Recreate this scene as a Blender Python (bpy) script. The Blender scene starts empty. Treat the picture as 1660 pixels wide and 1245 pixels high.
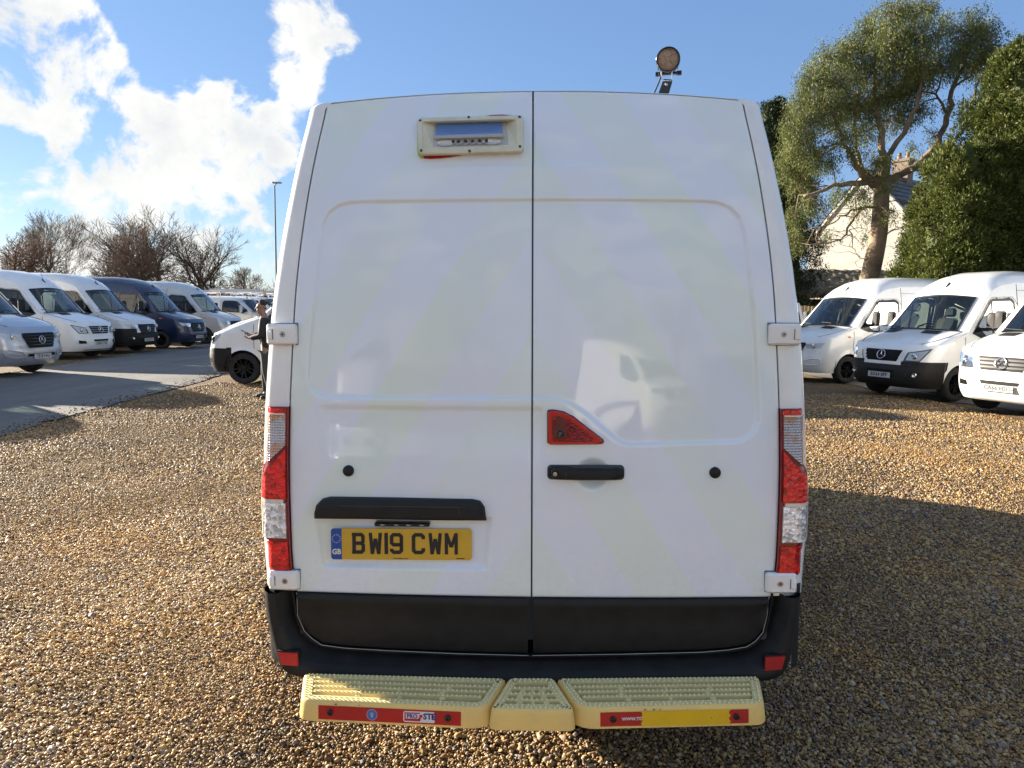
import bpy, math, random
import numpy as np
from mathutils import Vector, Matrix
random.seed(7); RNG = np.random.default_rng(7)
rad = math.radians
SC = bpy.context.scene
COL = SC.collection

# ------------------------------------------------------------------ camera, world, sun, exposure
ROLL, PITCH, YAW, CAMH, CAMD, FPX = rad(0.9), rad(6.0), rad(1.64), 1.72, 2.5, 1150.0
cam_data = bpy.data.cameras.new('camera'); cam = bpy.data.objects.new('camera', cam_data); COL.objects.link(cam)
cam_data.sensor_width = 36; cam_data.lens = 36 * FPX / 1660; cam_data.clip_end = 3000; cam_data.clip_start = 0.05
FWD = Vector((-math.sin(YAW) * math.cos(PITCH), math.cos(YAW) * math.cos(PITCH), -math.sin(PITCH)))
RGT = Vector((math.cos(YAW), math.sin(YAW), 0)); UPV = RGT.cross(FWD)
VCAM = Vector((0, -CAMD, CAMH))                      # camera in the frame of the near van
VAN_TILT = Matrix.Rotation(-ROLL, 4, 'Y')
m = Matrix((RGT, UPV, -FWD)).transposed().to_4x4(); m.translation = VCAM
cam.matrix_world = VAN_TILT @ m
SC.camera = cam
SC.render.resolution_x, SC.render.resolution_y = 1024, 768

SUN_EL, SUN_AZ = rad(15.5), rad(152)                 # azimuth counted from +X towards +Y
sdir = Vector((math.cos(SUN_AZ) * math.cos(SUN_EL), math.sin(SUN_AZ) * math.cos(SUN_EL), math.sin(SUN_EL)))
sun_d = bpy.data.lights.new('sun', 'SUN'); sun_d.energy = 5.0; sun_d.angle = rad(0.55); sun_d.color = (1.0, 0.89, 0.73)
sun = bpy.data.objects.new('sun', sun_d); COL.objects.link(sun)
sun.rotation_euler = sdir.to_track_quat('Z', 'Y').to_euler()

SC.view_settings.view_transform = 'Standard'; SC.view_settings.look = 'None'
SC.view_settings.exposure = 2.0; SC.view_settings.gamma = 1; SC.view_settings.use_curve_mapping = False

def pixdir(px, py):                                  # world direction through a point of the photograph
    d = FWD + RGT * ((px - 830) / FPX) + UPV * ((622.5 - py) / FPX)
    return (VAN_TILT.to_3x3() @ d).normalized()

world = bpy.data.worlds.new('World'); SC.world = world; world.use_nodes = True
nt = world.node_tree; nt.nodes.clear()
def N(nt, typ, ins=None, **kw):
    n = nt.nodes.new(typ)
    for k, v in kw.items(): setattr(n, k, v)
    for k, v in (ins or {}).items():
        if isinstance(v, bpy.types.NodeSocket): nt.links.new(v, n.inputs[k])
        else: n.inputs[k].default_value = v
    return n
def ramp(nt, fac, stops, interp='LINEAR'):
    r = N(nt, 'ShaderNodeValToRGB', {'Fac': fac}); cr = r.color_ramp; cr.interpolation = interp
    while len(cr.elements) < len(stops): cr.elements.new(0.5)
    for e, (p, c) in zip(cr.elements, stops):
        e.position = p; e.color = (c, c, c, 1) if isinstance(c, (int, float)) else (*c, 1)
    return r.outputs['Color']
def mathn(nt, op, a, b=0.0, c=None, clamp=False):
    n = nt.nodes.new('ShaderNodeMath'); n.operation = op; n.use_clamp = clamp
    for i, v in enumerate((a, b) if c is None else (a, b, c)):
        if isinstance(v, bpy.types.NodeSocket): nt.links.new(v, n.inputs[i])
        else: n.inputs[i].default_value = v
    return n.outputs[0]
def mixc(nt, fac, a, b, blend='MIX'):
    n = nt.nodes.new('ShaderNodeMix'); n.data_type = 'RGBA'; n.blend_type = blend
    for k, v in ((0, fac), (6, a), (7, b)):
        if isinstance(v, bpy.types.NodeSocket): nt.links.new(v, n.inputs[k])
        else: n.inputs[k].default_value = (*v, 1) if isinstance(v, tuple) and len(v) == 3 else v
    return n.outputs[2]

sky = N(nt, 'ShaderNodeTexSky', sky_type='NISHITA', sun_disc=False, sun_elevation=SUN_EL,
        sun_rotation=math.pi / 2 - SUN_AZ, altitude=50, air_density=1.0, dust_density=0.15, ozone_density=2.2)
tc = N(nt, 'ShaderNodeTexCoord').outputs['Generated']
vn = N(nt, 'ShaderNodeVectorMath', {0: tc}, operation='NORMALIZE').outputs[0]
sep = N(nt, 'ShaderNodeSeparateXYZ', {0: vn})
zc = mathn(nt, 'ADD', mathn(nt, 'MAXIMUM', sep.outputs['Z'], 0.0), 0.22)
flat = N(nt, 'ShaderNodeCombineXYZ', {0: mathn(nt, 'DIVIDE', sep.outputs['X'], zc), 1: mathn(nt, 'DIVIDE', sep.outputs['Y'], zc), 2: mathn(nt, 'MULTIPLY', sep.outputs['Z'], 3.0)}).outputs[0]
SEED = (5.3, 5.7, 0.5)
vs = N(nt, 'ShaderNodeVectorMath', {0: vn, 1: SEED}, operation='ADD').outputs[0]
n1 = N(nt, 'ShaderNodeTexNoise', {'Vector': vs, 'Scale': 9.0, 'Detail': 10.0, 'Roughness': 0.60, 'Distortion': 0.35})
n2 = N(nt, 'ShaderNodeTexNoise', {'Vector': flat, 'Scale': 0.75, 'Detail': 7.0, 'Roughness': 0.6, 'Distortion': 0.3})
cov = mathn(nt, 'MULTIPLY', mathn(nt, 'SUBTRACT', n2.outputs['Fac'], .5), 0.5)
cov = mathn(nt, 'ADD', cov, mathn(nt, 'ADD', mathn(nt, 'MULTIPLY', mathn(nt, 'SUBTRACT', n1.outputs['Fac'], .5), 2.5), .575))
# where the cloud masses and the blue gaps of that day's sky stood: (px, py, radius px, weight)
BLOBS = [(10, 30, 130, .22), (70, 110, 110, .24), (150, 130, 85, .24), (195, 215, 85, .26), (150, 215, 60, .2), (320, 170, 70, .26), (360, 240, 110, .24), (270, 260, 60, .15), (430, 210, 85, .22), (460, 60, 62, .24), (490, 120, 50, .2),
         (300, 330, 130, .24), (150, 340, 90, .2), (40, 330, 120, .24), (420, 400, 55, .2), (330, 420, 120, .2), (-200, 200, 260, .2), (590, 95, 36, .15), (640, 72, 28, .15), (560, 60, 30, .08), (520, 150, 30, .1),
         (310, 40, 110, -.30), (250, 30, 60, -.2), (250, 170, 38, -.22), (60, 262, 60, -.30), (130, 290, 45, -.16), (210, 320, 35, -.14), (30, 230, 40, -.2), (640, 170, 130, -.14), (900, 120, 330, -.35), (1250, 120, 380, -.4), (1700, 250, 500, -.3), (440, 330, 40, -.18), (400, 120, 55, -.16), (110, 20, 60, .1), (470, 385, 40, -.14)]
base_cov = cov; cov = mathn(nt, 'ADD', 0.0, 0.0)
for px, py, rp, w in BLOBS:
    d = pixdir(px, py); cr_ = math.cos(rp * 1.12 / FPX)
    dt = N(nt, 'ShaderNodeVectorMath', {0: vn, 1: tuple(d)}, operation='DOT_PRODUCT').outputs['Value']
    mr = N(nt, 'ShaderNodeMapRange', {0: dt, 1: cr_, 2: 1.0 - (1 - cr_) * 0.12, 3: 0.0, 4: w}, interpolation_type='SMOOTHSTEP')
    cov = mathn(nt, 'ADD', cov, mr.outputs[0])
for d, rp, w in ((Vector((.35, -1, .30)), 30, .20), (Vector((-.5, -1, .22)), 26, .16), (Vector((1, -.5, .16)), 20, .14), (Vector((-1, -.4, .35)), 24, .14)):   # unseen cloud added round the rest of the sky to brighten the van's rear
    dt = N(nt, 'ShaderNodeVectorMath', {0: vn, 1: tuple(d.normalized())}, operation='DOT_PRODUCT').outputs['Value']
    cov = mathn(nt, 'ADD', cov, N(nt, 'ShaderNodeMapRange', {0: dt, 1: math.cos(rad(rp)), 2: 1.0 - (1 - math.cos(rad(rp))) * .12, 3: 0.0, 4: w}, interpolation_type='SMOOTHSTEP').outputs[0])
cov = mathn(nt, 'ADD', base_cov, mathn(nt, 'MINIMUM', cov, .29))
cm = N(nt, 'ShaderNodeMapRange', {0: cov, 1: 0.64, 2: 0.90, 3: 0.0, 4: 1.0}, interpolation_type='SMOOTHSTEP').outputs[0]
n3 = N(nt, 'ShaderNodeTexNoise', {'Vector': N(nt, 'ShaderNodeVectorMath', {0: vn, 1: (0.03, 0.0, -0.035)}, operation='ADD').outputs[0], 'Scale': 9.0, 'Detail': 8.0, 'Roughness': 0.6})
thick = N(nt, 'ShaderNodeMapRange', {0: mathn(nt, 'ADD', mathn(nt, 'MULTIPLY', mathn(nt, 'MINIMUM', cov, 1.3), 0.35), mathn(nt, 'MULTIPLY', n3.outputs['Fac'], 1.6)), 1: 1.0, 2: 1.55, 3: 0.0, 4: 1.0}).outputs[0]
ccol = mixc(nt, thick, (5.4, 5.35, 5.1), (3.7, 3.9, 4.1))
skyc = mixc(nt, 0.42, sky.outputs[0], (1.7, 3.0, 5.6))
skyc = mixc(nt, 1.0, skyc, (.78, .80, .85), 'MULTIPLY')
fin = mixc(nt, mathn(nt, 'MULTIPLY', cm, 0.97), skyc, ccol)
bg = N(nt, 'ShaderNodeBackground', {'Color': fin, 'Strength': 0.05})
out = N(nt, 'ShaderNodeOutputWorld', {'Surface': bg.outputs[0]})

# ------------------------------------------------------------------ materials
MATS = {}
def principled(name, color, rough=0.5, metal=0.0, coat=0.0, **kw):
    if name in MATS: return MATS[name]
    m = bpy.data.materials.new(name); m.use_nodes = True
    b = m.node_tree.nodes['Principled BSDF']
    b.inputs['Base Color'].default_value = (*color, 1); b.inputs['Roughness'].default_value = rough
    b.inputs['Metallic'].default_value = metal; b.inputs['Coat Weight'].default_value = coat; b.inputs['Coat Roughness'].default_value = 0.03
    for k, v in kw.items(): b.inputs[k].default_value = v
    MATS[name] = m; return m
def noisy(name, c1, c2, scale=8, rough=0.6, bump=0.0, bscale=None, metal=0, coat=0, detail=6, lo=.35, hi=.65, rough2=None, bdist=0.01):
    m = principled(name, c1, rough, metal, coat); t = m.node_tree; b = t.nodes['Principled BSDF']
    co = N(t, 'ShaderNodeTexCoord').outputs['Object']
    n = N(t, 'ShaderNodeTexNoise', {'Vector': co, 'Scale': scale, 'Detail': detail, 'Roughness': 0.6})
    t.links.new(ramp(t, n.outputs['Fac'], [(lo, c1), (hi, c2)]), b.inputs['Base Color'])
    if rough2 is not None:
        t.links.new(N(t, 'ShaderNodeMapRange', {0: n.outputs['Fac'], 1: lo, 2: hi, 3: rough, 4: rough2}).outputs[0], b.inputs['Roughness'])
    if bump:
        n2 = N(t, 'ShaderNodeTexNoise', {'Vector': co, 'Scale': bscale or scale * 4, 'Detail': 4})
        t.links.new(N(t, 'ShaderNodeBump', {'Height': n2.outputs['Fac'], 'Strength': bump, 'Distance': bdist}).outputs[0], b.inputs['Normal'])
    return m

def paint(name, col, metal=0.0, dirt=0.06, rough=0.32):
    m = principled(name, col, rough, metal, 0.9); t = m.node_tree; b = t.nodes['Principled BSDF']
    co = N(t, 'ShaderNodeTexCoord').outputs['Object']
    n = N(t, 'ShaderNodeTexNoise', {'Vector': co, 'Scale': 1.7, 'Detail': 8, 'Roughness': .65})
    d = tuple(c * (1 - dirt * 2) * k for c, k in zip(col, (1, .98, .94)))
    t.links.new(ramp(t, n.outputs['Fac'], [(.45, col), (.80, d)]), b.inputs['Base Color'])
    nf = N(t, 'ShaderNodeTexNoise', {'Vector': co, 'Scale': 2.2, 'Detail': 2})
    t.links.new(N(t, 'ShaderNodeBump', {'Height': nf.outputs['Fac'], 'Strength': .03, 'Distance': .01}).outputs[0], b.inputs['Coat Normal'])
    return m
M_white = paint('white_paint', (.85, .85, .83))
M_white2 = paint('white_paint_worn', (.74, .745, .74), dirt=.09)
M_silver = paint('silver_paint', (.42, .45, .50), metal=.55, dirt=.05)
M_silver2 = paint('pale_silver_paint', (.58, .58, .57), metal=.3, dirt=.06)
M_navy = paint('navy_paint', (.010, .020, .060), metal=.2, dirt=.02)
M_black = noisy('black_plastic', (.012, .0115, .011), (.020, .019, .018), 14, .55, .25, 500, rough2=.66, bdist=.002)
M_black.node_tree.nodes['Principled BSDF'].inputs['Specular IOR Level'].default_value = .32
M_blackg = principled('gloss_black', (.010, .010, .012), .18)
M_under = principled('underbody', (.012, .012, .012), .9)
M_tyre = noisy('tyre_rubber', (.014, .014, .014), (.028, .027, .025), 10, .85)
M_rim = principled('black_alloy', (.012, .012, .013), .3, .6)
M_rimg = principled('grey_alloy', (.06, .06, .06), .35, .7)
M_chrome = principled('chrome', (.72, .72, .74), .12, 1.0)
M_steel = principled('steel', (.45, .45, .45), .35, 1.0)
M_plate = principled('white_plate', (.50, .50, .49), .35)
M_ink = principled('black_lettering', (.010, .010, .014), .45)
M_seam = principled('panel_gap', (.06, .064, .075), .8)
M_seat = noisy('seat_fabric', (.05, .05, .055), (.08, .08, .085), 60, .9)
M_trim = principled('cab_trim', (.06, .06, .065), .7)
M_bulk = principled('cab_bulkhead', (.42, .41, .38), .6)
M_headl = principled('headlamp_inside', (.60, .61, .62), .38, .35)
M_headd = principled('headlamp_bezel', (.05, .05, .05), .3)
M_orange = principled('amber_lens', (.75, .20, .02), .25)
M_grille = noisy('grille_mesh', (.005, .005, .006), (.009, .009, .009), 60, .6)
M_grille.node_tree.nodes['Principled BSDF'].inputs['Specular IOR Level'].default_value = .2
M_grilleg = noisy('grey_grille', (.045, .045, .048), (.03, .03, .03), 90, .5, metal=.3)
def glass(name, tint, ior=1.5):
    m = bpy.data.materials.new(name); m.use_nodes = True; t = m.node_tree; t.nodes.clear()
    f = N(t, 'ShaderNodeFresnel', {'IOR': ior})
    tr = N(t, 'ShaderNodeBsdfTransparent', {'Color': (*tint, 1)}); gl = N(t, 'ShaderNodeBsdfGlossy', {'Color': (1, 1, 1, 1), 'Roughness': .01})
    mx = N(t, 'ShaderNodeMixShader', {0: f.outputs[0], 1: tr.outputs[0], 2: gl.outputs[0]})
    N(t, 'ShaderNodeOutputMaterial', {'Surface': mx.outputs[0]}); MATS[name] = m; return m
M_glass = glass('window_glass', (.50, .58, .57), 1.62)
M_lampglass = glass('lamp_glass', (.92, .94, .95), 1.45)
M_redglass = principled('red_lens', (.50, .008, .010), .10, 0, .6)

# ------------------------------------------------------------------ mesh helpers
def link(o, parent=None):
    COL.objects.link(o)
    if parent is not None: o.parent = parent
    return o
def mesh(name, V, F, mat, parent=None, smooth=False, mats=None, fm=None):
    me = bpy.data.meshes.new(name)
    me.from_pydata([tuple(v) for v in V], [], [tuple(f) for f in F]); 
    for mm in (mats or [mat]): me.materials.append(mm)
    if fm is not None: me.polygons.foreach_set('material_index', np.asarray(fm, dtype=np.int32))
    if smooth: me.polygons.foreach_set('use_smooth', np.ones(len(me.polygons), dtype=bool))
    me.update()
    return link(bpy.data.objects.new(name, me), parent)
def fast_mesh(name, V, F, mat, parent=None, smooth=False):      # numpy arrays, all faces of one size
    me = bpy.data.meshes.new(name); V = np.asarray(V, np.float32); F = np.asarray(F, np.int32); k = F.shape[1]
    me.vertices.add(len(V)); me.vertices.foreach_set('co', V.ravel())
    me.loops.add(F.size); me.loops.foreach_set('vertex_index', F.ravel())
    me.polygons.add(len(F)); me.polygons.foreach_set('loop_start', np.arange(0, F.size, k, dtype=np.int32))
    if smooth: me.polygons.foreach_set('use_smooth', np.ones(len(F), dtype=bool))
    me.materials.append(mat); me.update(calc_edges=True); me.validate()
    return link(bpy.data.objects.new(name, me), parent)
def thing(name, label, cat, loc=(0, 0, 0), rz=0, group=None):
    o = bpy.data.objects.new(name, None); COL.objects.link(o); o.location = loc; o.rotation_euler = (0, 0, rz)
    o.empty_display_size = .2
    return tag(o, label, cat, group)
def tag(o, label, cat, group=None, kind=None):
    if label: o['label'] = label
    if cat: o['category'] = cat
    if group: o['group'] = group
    if kind: o['kind'] = kind
    return o
def copy_tree(o, parent=None):
    c = o.copy(); COL.objects.link(c); c.parent = parent
    for ch in list(o.children): copy_tree(ch, c)
    return c
class MB:
    def __init__(s): s.V = []; s.F = []
    def add(s, V, F):
        n = len(s.V); s.V += [tuple(v) for v in V]; s.F += [tuple(i + n for i in f) for f in F]; return s
    def box(s, c, size, bev=0.0, rot=None):
        x, y, z = (k / 2 for k in size); b = min(bev, x * .9, y * .9, z * .9)
        if b <= 0:
            V = [(sx * x, sy * y, sz * z) for sz in (-1, 1) for sy in (-1, 1) for sx in (-1, 1)]
            F = [(0, 2, 3, 1), (4, 5, 7, 6), (0, 1, 5, 4), (2, 6, 7, 3), (0, 4, 6, 2), (1, 3, 7, 5)]
        else:
            V = []; idx = {}
            for sx in (-1, 1):
                for sy in (-1, 1):
                    for sz in (-1, 1):
                        for a in range(3):
                            p = [sx * (x - b), sy * (y - b), sz * (z - b)]; p[a] = (sx * x, sy * y, sz * z)[a]
                            idx[(sx, sy, sz, a)] = len(V); V.append(tuple(p))
            F = []
            for a in range(3):
                o1, o2 = [k for k in range(3) if k != a]
                for sgn in (-1, 1):
                    q = []
                    for s1, s2 in ((-1, -1), (1, -1), (1, 1), (-1, 1)):
                        k = [0, 0, 0]; k[a] = sgn; k[o1] = s1; k[o2] = s2; q.append(idx[(*k, a)])
                    F.append(q)
            for a in range(3):
                o1, o2 = [k for k in range(3) if k != a]
                for s1 in (-1, 1):
                    for s2 in (-1, 1):
                        k0 = [0, 0, 0]; k0[a] = -1; k0[o1] = s1; k0[o2] = s2; k1 = list(k0); k1[a] = 1
                        F.append([idx[(*k0, o1)], idx[(*k1, o1)], idx[(*k1, o2)], idx[(*k0, o2)]])
            for sx in (-1, 1):
                for sy in (-1, 1):
                    for sz in (-1, 1): F.append([idx[(sx, sy, sz, a)] for a in range(3)])
        if rot is not None: V = [rot @ Vector(v) for v in V]
        return s.add([(v[0] + c[0], v[1] + c[1], v[2] + c[2]) for v in V], F)
    def tube(s, pts, r, n=8, cap=True):
        pts = [Vector(p) for p in pts]; rr = r if isinstance(r, (list, tuple)) else [r] * len(pts); V = []; F = []
        for i, p in enumerate(pts):
            d = (pts[min(i + 1, len(pts) - 1)] - pts[max(i - 1, 0)]).normalized()
            a = d.orthogonal().normalized() if i == 0 else (a - d * a.dot(d)).normalized(); b = d.cross(a)
            for k in range(n):
                t = 2 * math.pi * k / n; V.append(p + (a * math.cos(t) + b * math.sin(t)) * rr[i])
        for i in range(len(pts) - 1):
            for k in range(n): F.append((i * n + k, i * n + (k + 1) % n, (i + 1) * n + (k + 1) % n, (i + 1) * n + k))
        if cap: F += [tuple(range(n))[::-1], tuple(range((len(pts) - 1) * n, len(pts) * n))]
        return s.add(V, F)
    def prism(s, poly, a, b, f=lambda p, t: (p[0], t, p[1])):    # polygon extruded from a to b
        n = len(poly); V = [f(p, a) for p in poly] + [f(p, b) for p in poly]
        F = [tuple(range(n)), tuple(range(2 * n - 1, n - 1, -1))] + [(i, i + n, (i + 1) % n + n, (i + 1) % n) for i in range(n)]
        return s.add(V, F)
    def lathe(s, prof, n=24, axis='Y', c=(0, 0, 0)):
        V = []; F = []
        for (r, h) in prof:
            for k in range(n):
                t = 2 * math.pi * k / n; x, z = r * math.cos(t), r * math.sin(t)
                V.append({'Y': (x, h, z), 'Z': (x, z, h), 'X': (h, x, z)}[axis])
        for i in range(len(prof) - 1):
            for k in range(n): F.append((i * n + k, (i + 1) * n + k, (i + 1) * n + (k + 1) % n, i * n + (k + 1) % n))
        return s.add([(v[0] + c[0], v[1] + c[1], v[2] + c[2]) for v in V], F)
    def grid(s, rows):
        n = len(rows[0]); V = [p for r in rows for p in r]
        return s.add(V, [(i * n + j, i * n + j + 1, (i + 1) * n + j + 1, (i + 1) * n + j) for i in range(len(rows) - 1) for j in range(n - 1)])
    def map(s, f): s.V = [tuple(f(Vector(v))) for v in s.V]; return s
    def build(s, name, mat, parent=None, smooth=False): return mesh(name, s.V, s.F, mat, parent, smooth)
def smooth_angle(o, deg=35):
    me = o.data; me.polygons.foreach_set('use_smooth', np.ones(len(me.polygons), dtype=bool))
    me.set_sharp_from_angle(angle=rad(deg)); return o
def interp(x, pts): return float(np.interp(x, [p[0] for p in pts], [p[1] for p in pts]))

# lettering made of strokes (number plate characters, 50 x 79 mm box, 14 mm stroke)
GL = {'B': [[(1, 7), (36, 7), (43, 14), (43, 33), (36, 40), (7, 40)], [(36, 40), (42, 46), (42, 66), (36, 72), (1, 72)], [(9, 7), (9, 72)]],
      'W': [[(6.5, 79), (13, 0)], [(13, 0), (25, 58)], [(25, 58), (37, 0)], [(37, 0), (43.5, 79)]], '1': [[(25, 0), (25, 79)]],
      '9': [[(7, 20), (7, 14), (14, 7), (36, 7), (43, 14), (43, 65), (36, 72), (14, 72), (7, 65), (7, 42), (14, 35), (43, 35)]],
      'C': [[(43, 56), (43, 65), (36, 72), (14, 72), (7, 65), (7, 14), (14, 7), (36, 7), (43, 14), (43, 23)]],
      'M': [[(7, 0), (7, 79)], [(7, 79), (25, 26)], [(25, 26), (43, 79)], [(43, 0), (43, 79)]]}
def stroke(mb, pts, w, f):
    P = [Vector((*p, 0)) for p in pts]; L = []; R = []
    for i, p in enumerate(P):
        d0 = (p - P[i - 1]).normalized() if i else (P[1] - p).normalized(); d1 = (P[i + 1] - p).normalized() if i < len(P) - 1 else d0
        t = (d0 + d1).normalized(); nn = Vector((-t.y, t.x, 0)); k = min(w / 2 / max(nn.dot(Vector((-d0.y, d0.x, 0))), .4), w)
        L.append(p + nn * k); R.append(p - nn * k)
    mb.add([f(v.x, v.y) for v in L + R], [(i, i + 1, len(P) + i + 1, len(P) + i) for i in range(len(P) - 1)])
def text_obj(name, s, size, mat, parent, frame, bold=0.0, sx=1.0):   # frame(x, y) -> point
    cu = bpy.data.curves.new(name, 'FONT'); cu.body = s; cu.size = size; cu.align_x = 'CENTER'; cu.align_y = 'CENTER'; cu.offset = bold; cu.resolution_u = 2
    ob = bpy.data.objects.new(name, cu); me = bpy.data.meshes.new_from_object(ob); bpy.data.objects.remove(ob)
    for v in me.vertices: v.co = frame(v.co.x * sx, v.co.y)
    me.name = name; me.materials.clear(); me.materials.append(mat)
    return link(bpy.data.objects.new(name, me), parent)

# ------------------------------------------------------------------ ground, road
def slab_poly(name, poly, z, mat):
    o = mesh(name, [(x, y, z) for x, y in poly], [tuple(range(len(poly)))], mat); o['kind'] = 'structure'; return o
STONES = [(.0, (0.226, 0.120, 0.043)), (.14, (0.407, 0.251, 0.090)), (.30, (0.271, 0.165, 0.067)), (.45, (0.486, 0.342, 0.146)), (.60, (0.136, 0.091, 0.062)), (.68, (0.429, 0.279, 0.095)), (.81, (0.271, 0.217, 0.168)), (.91, (0.486, 0.388, 0.246)), (.955, (0.085, 0.068, 0.062))]
def gravel_base():
    m = principled('gravel_ground', (.2, .15, .1), .9); t = m.node_tree; b = t.nodes['Principled BSDF']
    co = N(t, 'ShaderNodeTexCoord').outputs['Object']
    wv = N(t, 'ShaderNodeTexNoise', {'Vector': co, 'Scale': 40.0, 'Detail': 2})
    co2 = N(t, 'ShaderNodeVectorMath', {0: co, 1: N(t, 'ShaderNodeVectorMath', {0: wv.outputs['Color'], 'Scale': .012}, operation='SCALE').outputs[0]}, operation='ADD').outputs[0]
    v = N(t, 'ShaderNodeTexVoronoi', {'Vector': co2, 'Scale': 60.0})
    rc = N(t, 'ShaderNodeSeparateColor', {0: v.outputs['Color']}).outputs[0]
    c = ramp(t, rc, STONES, 'CONSTANT')
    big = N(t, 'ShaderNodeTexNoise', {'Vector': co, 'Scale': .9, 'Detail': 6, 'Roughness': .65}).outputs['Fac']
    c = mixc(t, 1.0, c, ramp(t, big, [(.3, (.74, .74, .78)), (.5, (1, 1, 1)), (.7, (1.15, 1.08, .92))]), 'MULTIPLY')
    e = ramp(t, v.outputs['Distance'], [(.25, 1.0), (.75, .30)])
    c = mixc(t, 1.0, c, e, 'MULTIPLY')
    t.links.new(c, b.inputs['Base Color'])
    h = mathn(t, 'ADD', mathn(t, 'MULTIPLY', mathn(t, 'SUBTRACT', 1.0, v.outputs['Distance']), .8), mathn(t, 'MULTIPLY', rc, .7))
    t.links.new(N(t, 'ShaderNodeBump', {'Height': h, 'Strength': 1.0, 'Distance': .035}).outputs[0], b.inputs['Normal'])
    return m
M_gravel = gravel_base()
gx = np.concatenate([[-400, -120, -45], np.arange(-16, 17, .25), [45, 120, 400]]); gy = np.concatenate([[-200, -60, -18], np.arange(-8, 22, .25), [60, 150, 900]])
def gz(x, y):
    k = max(0, 1 - math.hypot(x, y) / 30)
    return k * .016 * (math.sin(x * 1.7 + math.sin(y * .9) * 1.4) * math.sin(y * 1.3 + 1) + .6 * math.sin(x * 3.9 + y * 1.1) * math.sin(y * 3.1 - x)) - .012
g = MB().grid([[(x, y, gz(x, y)) for x in gx] for y in gy]).build('gravel_ground', M_gravel, None, True); g['kind'] = 'structure'

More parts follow.
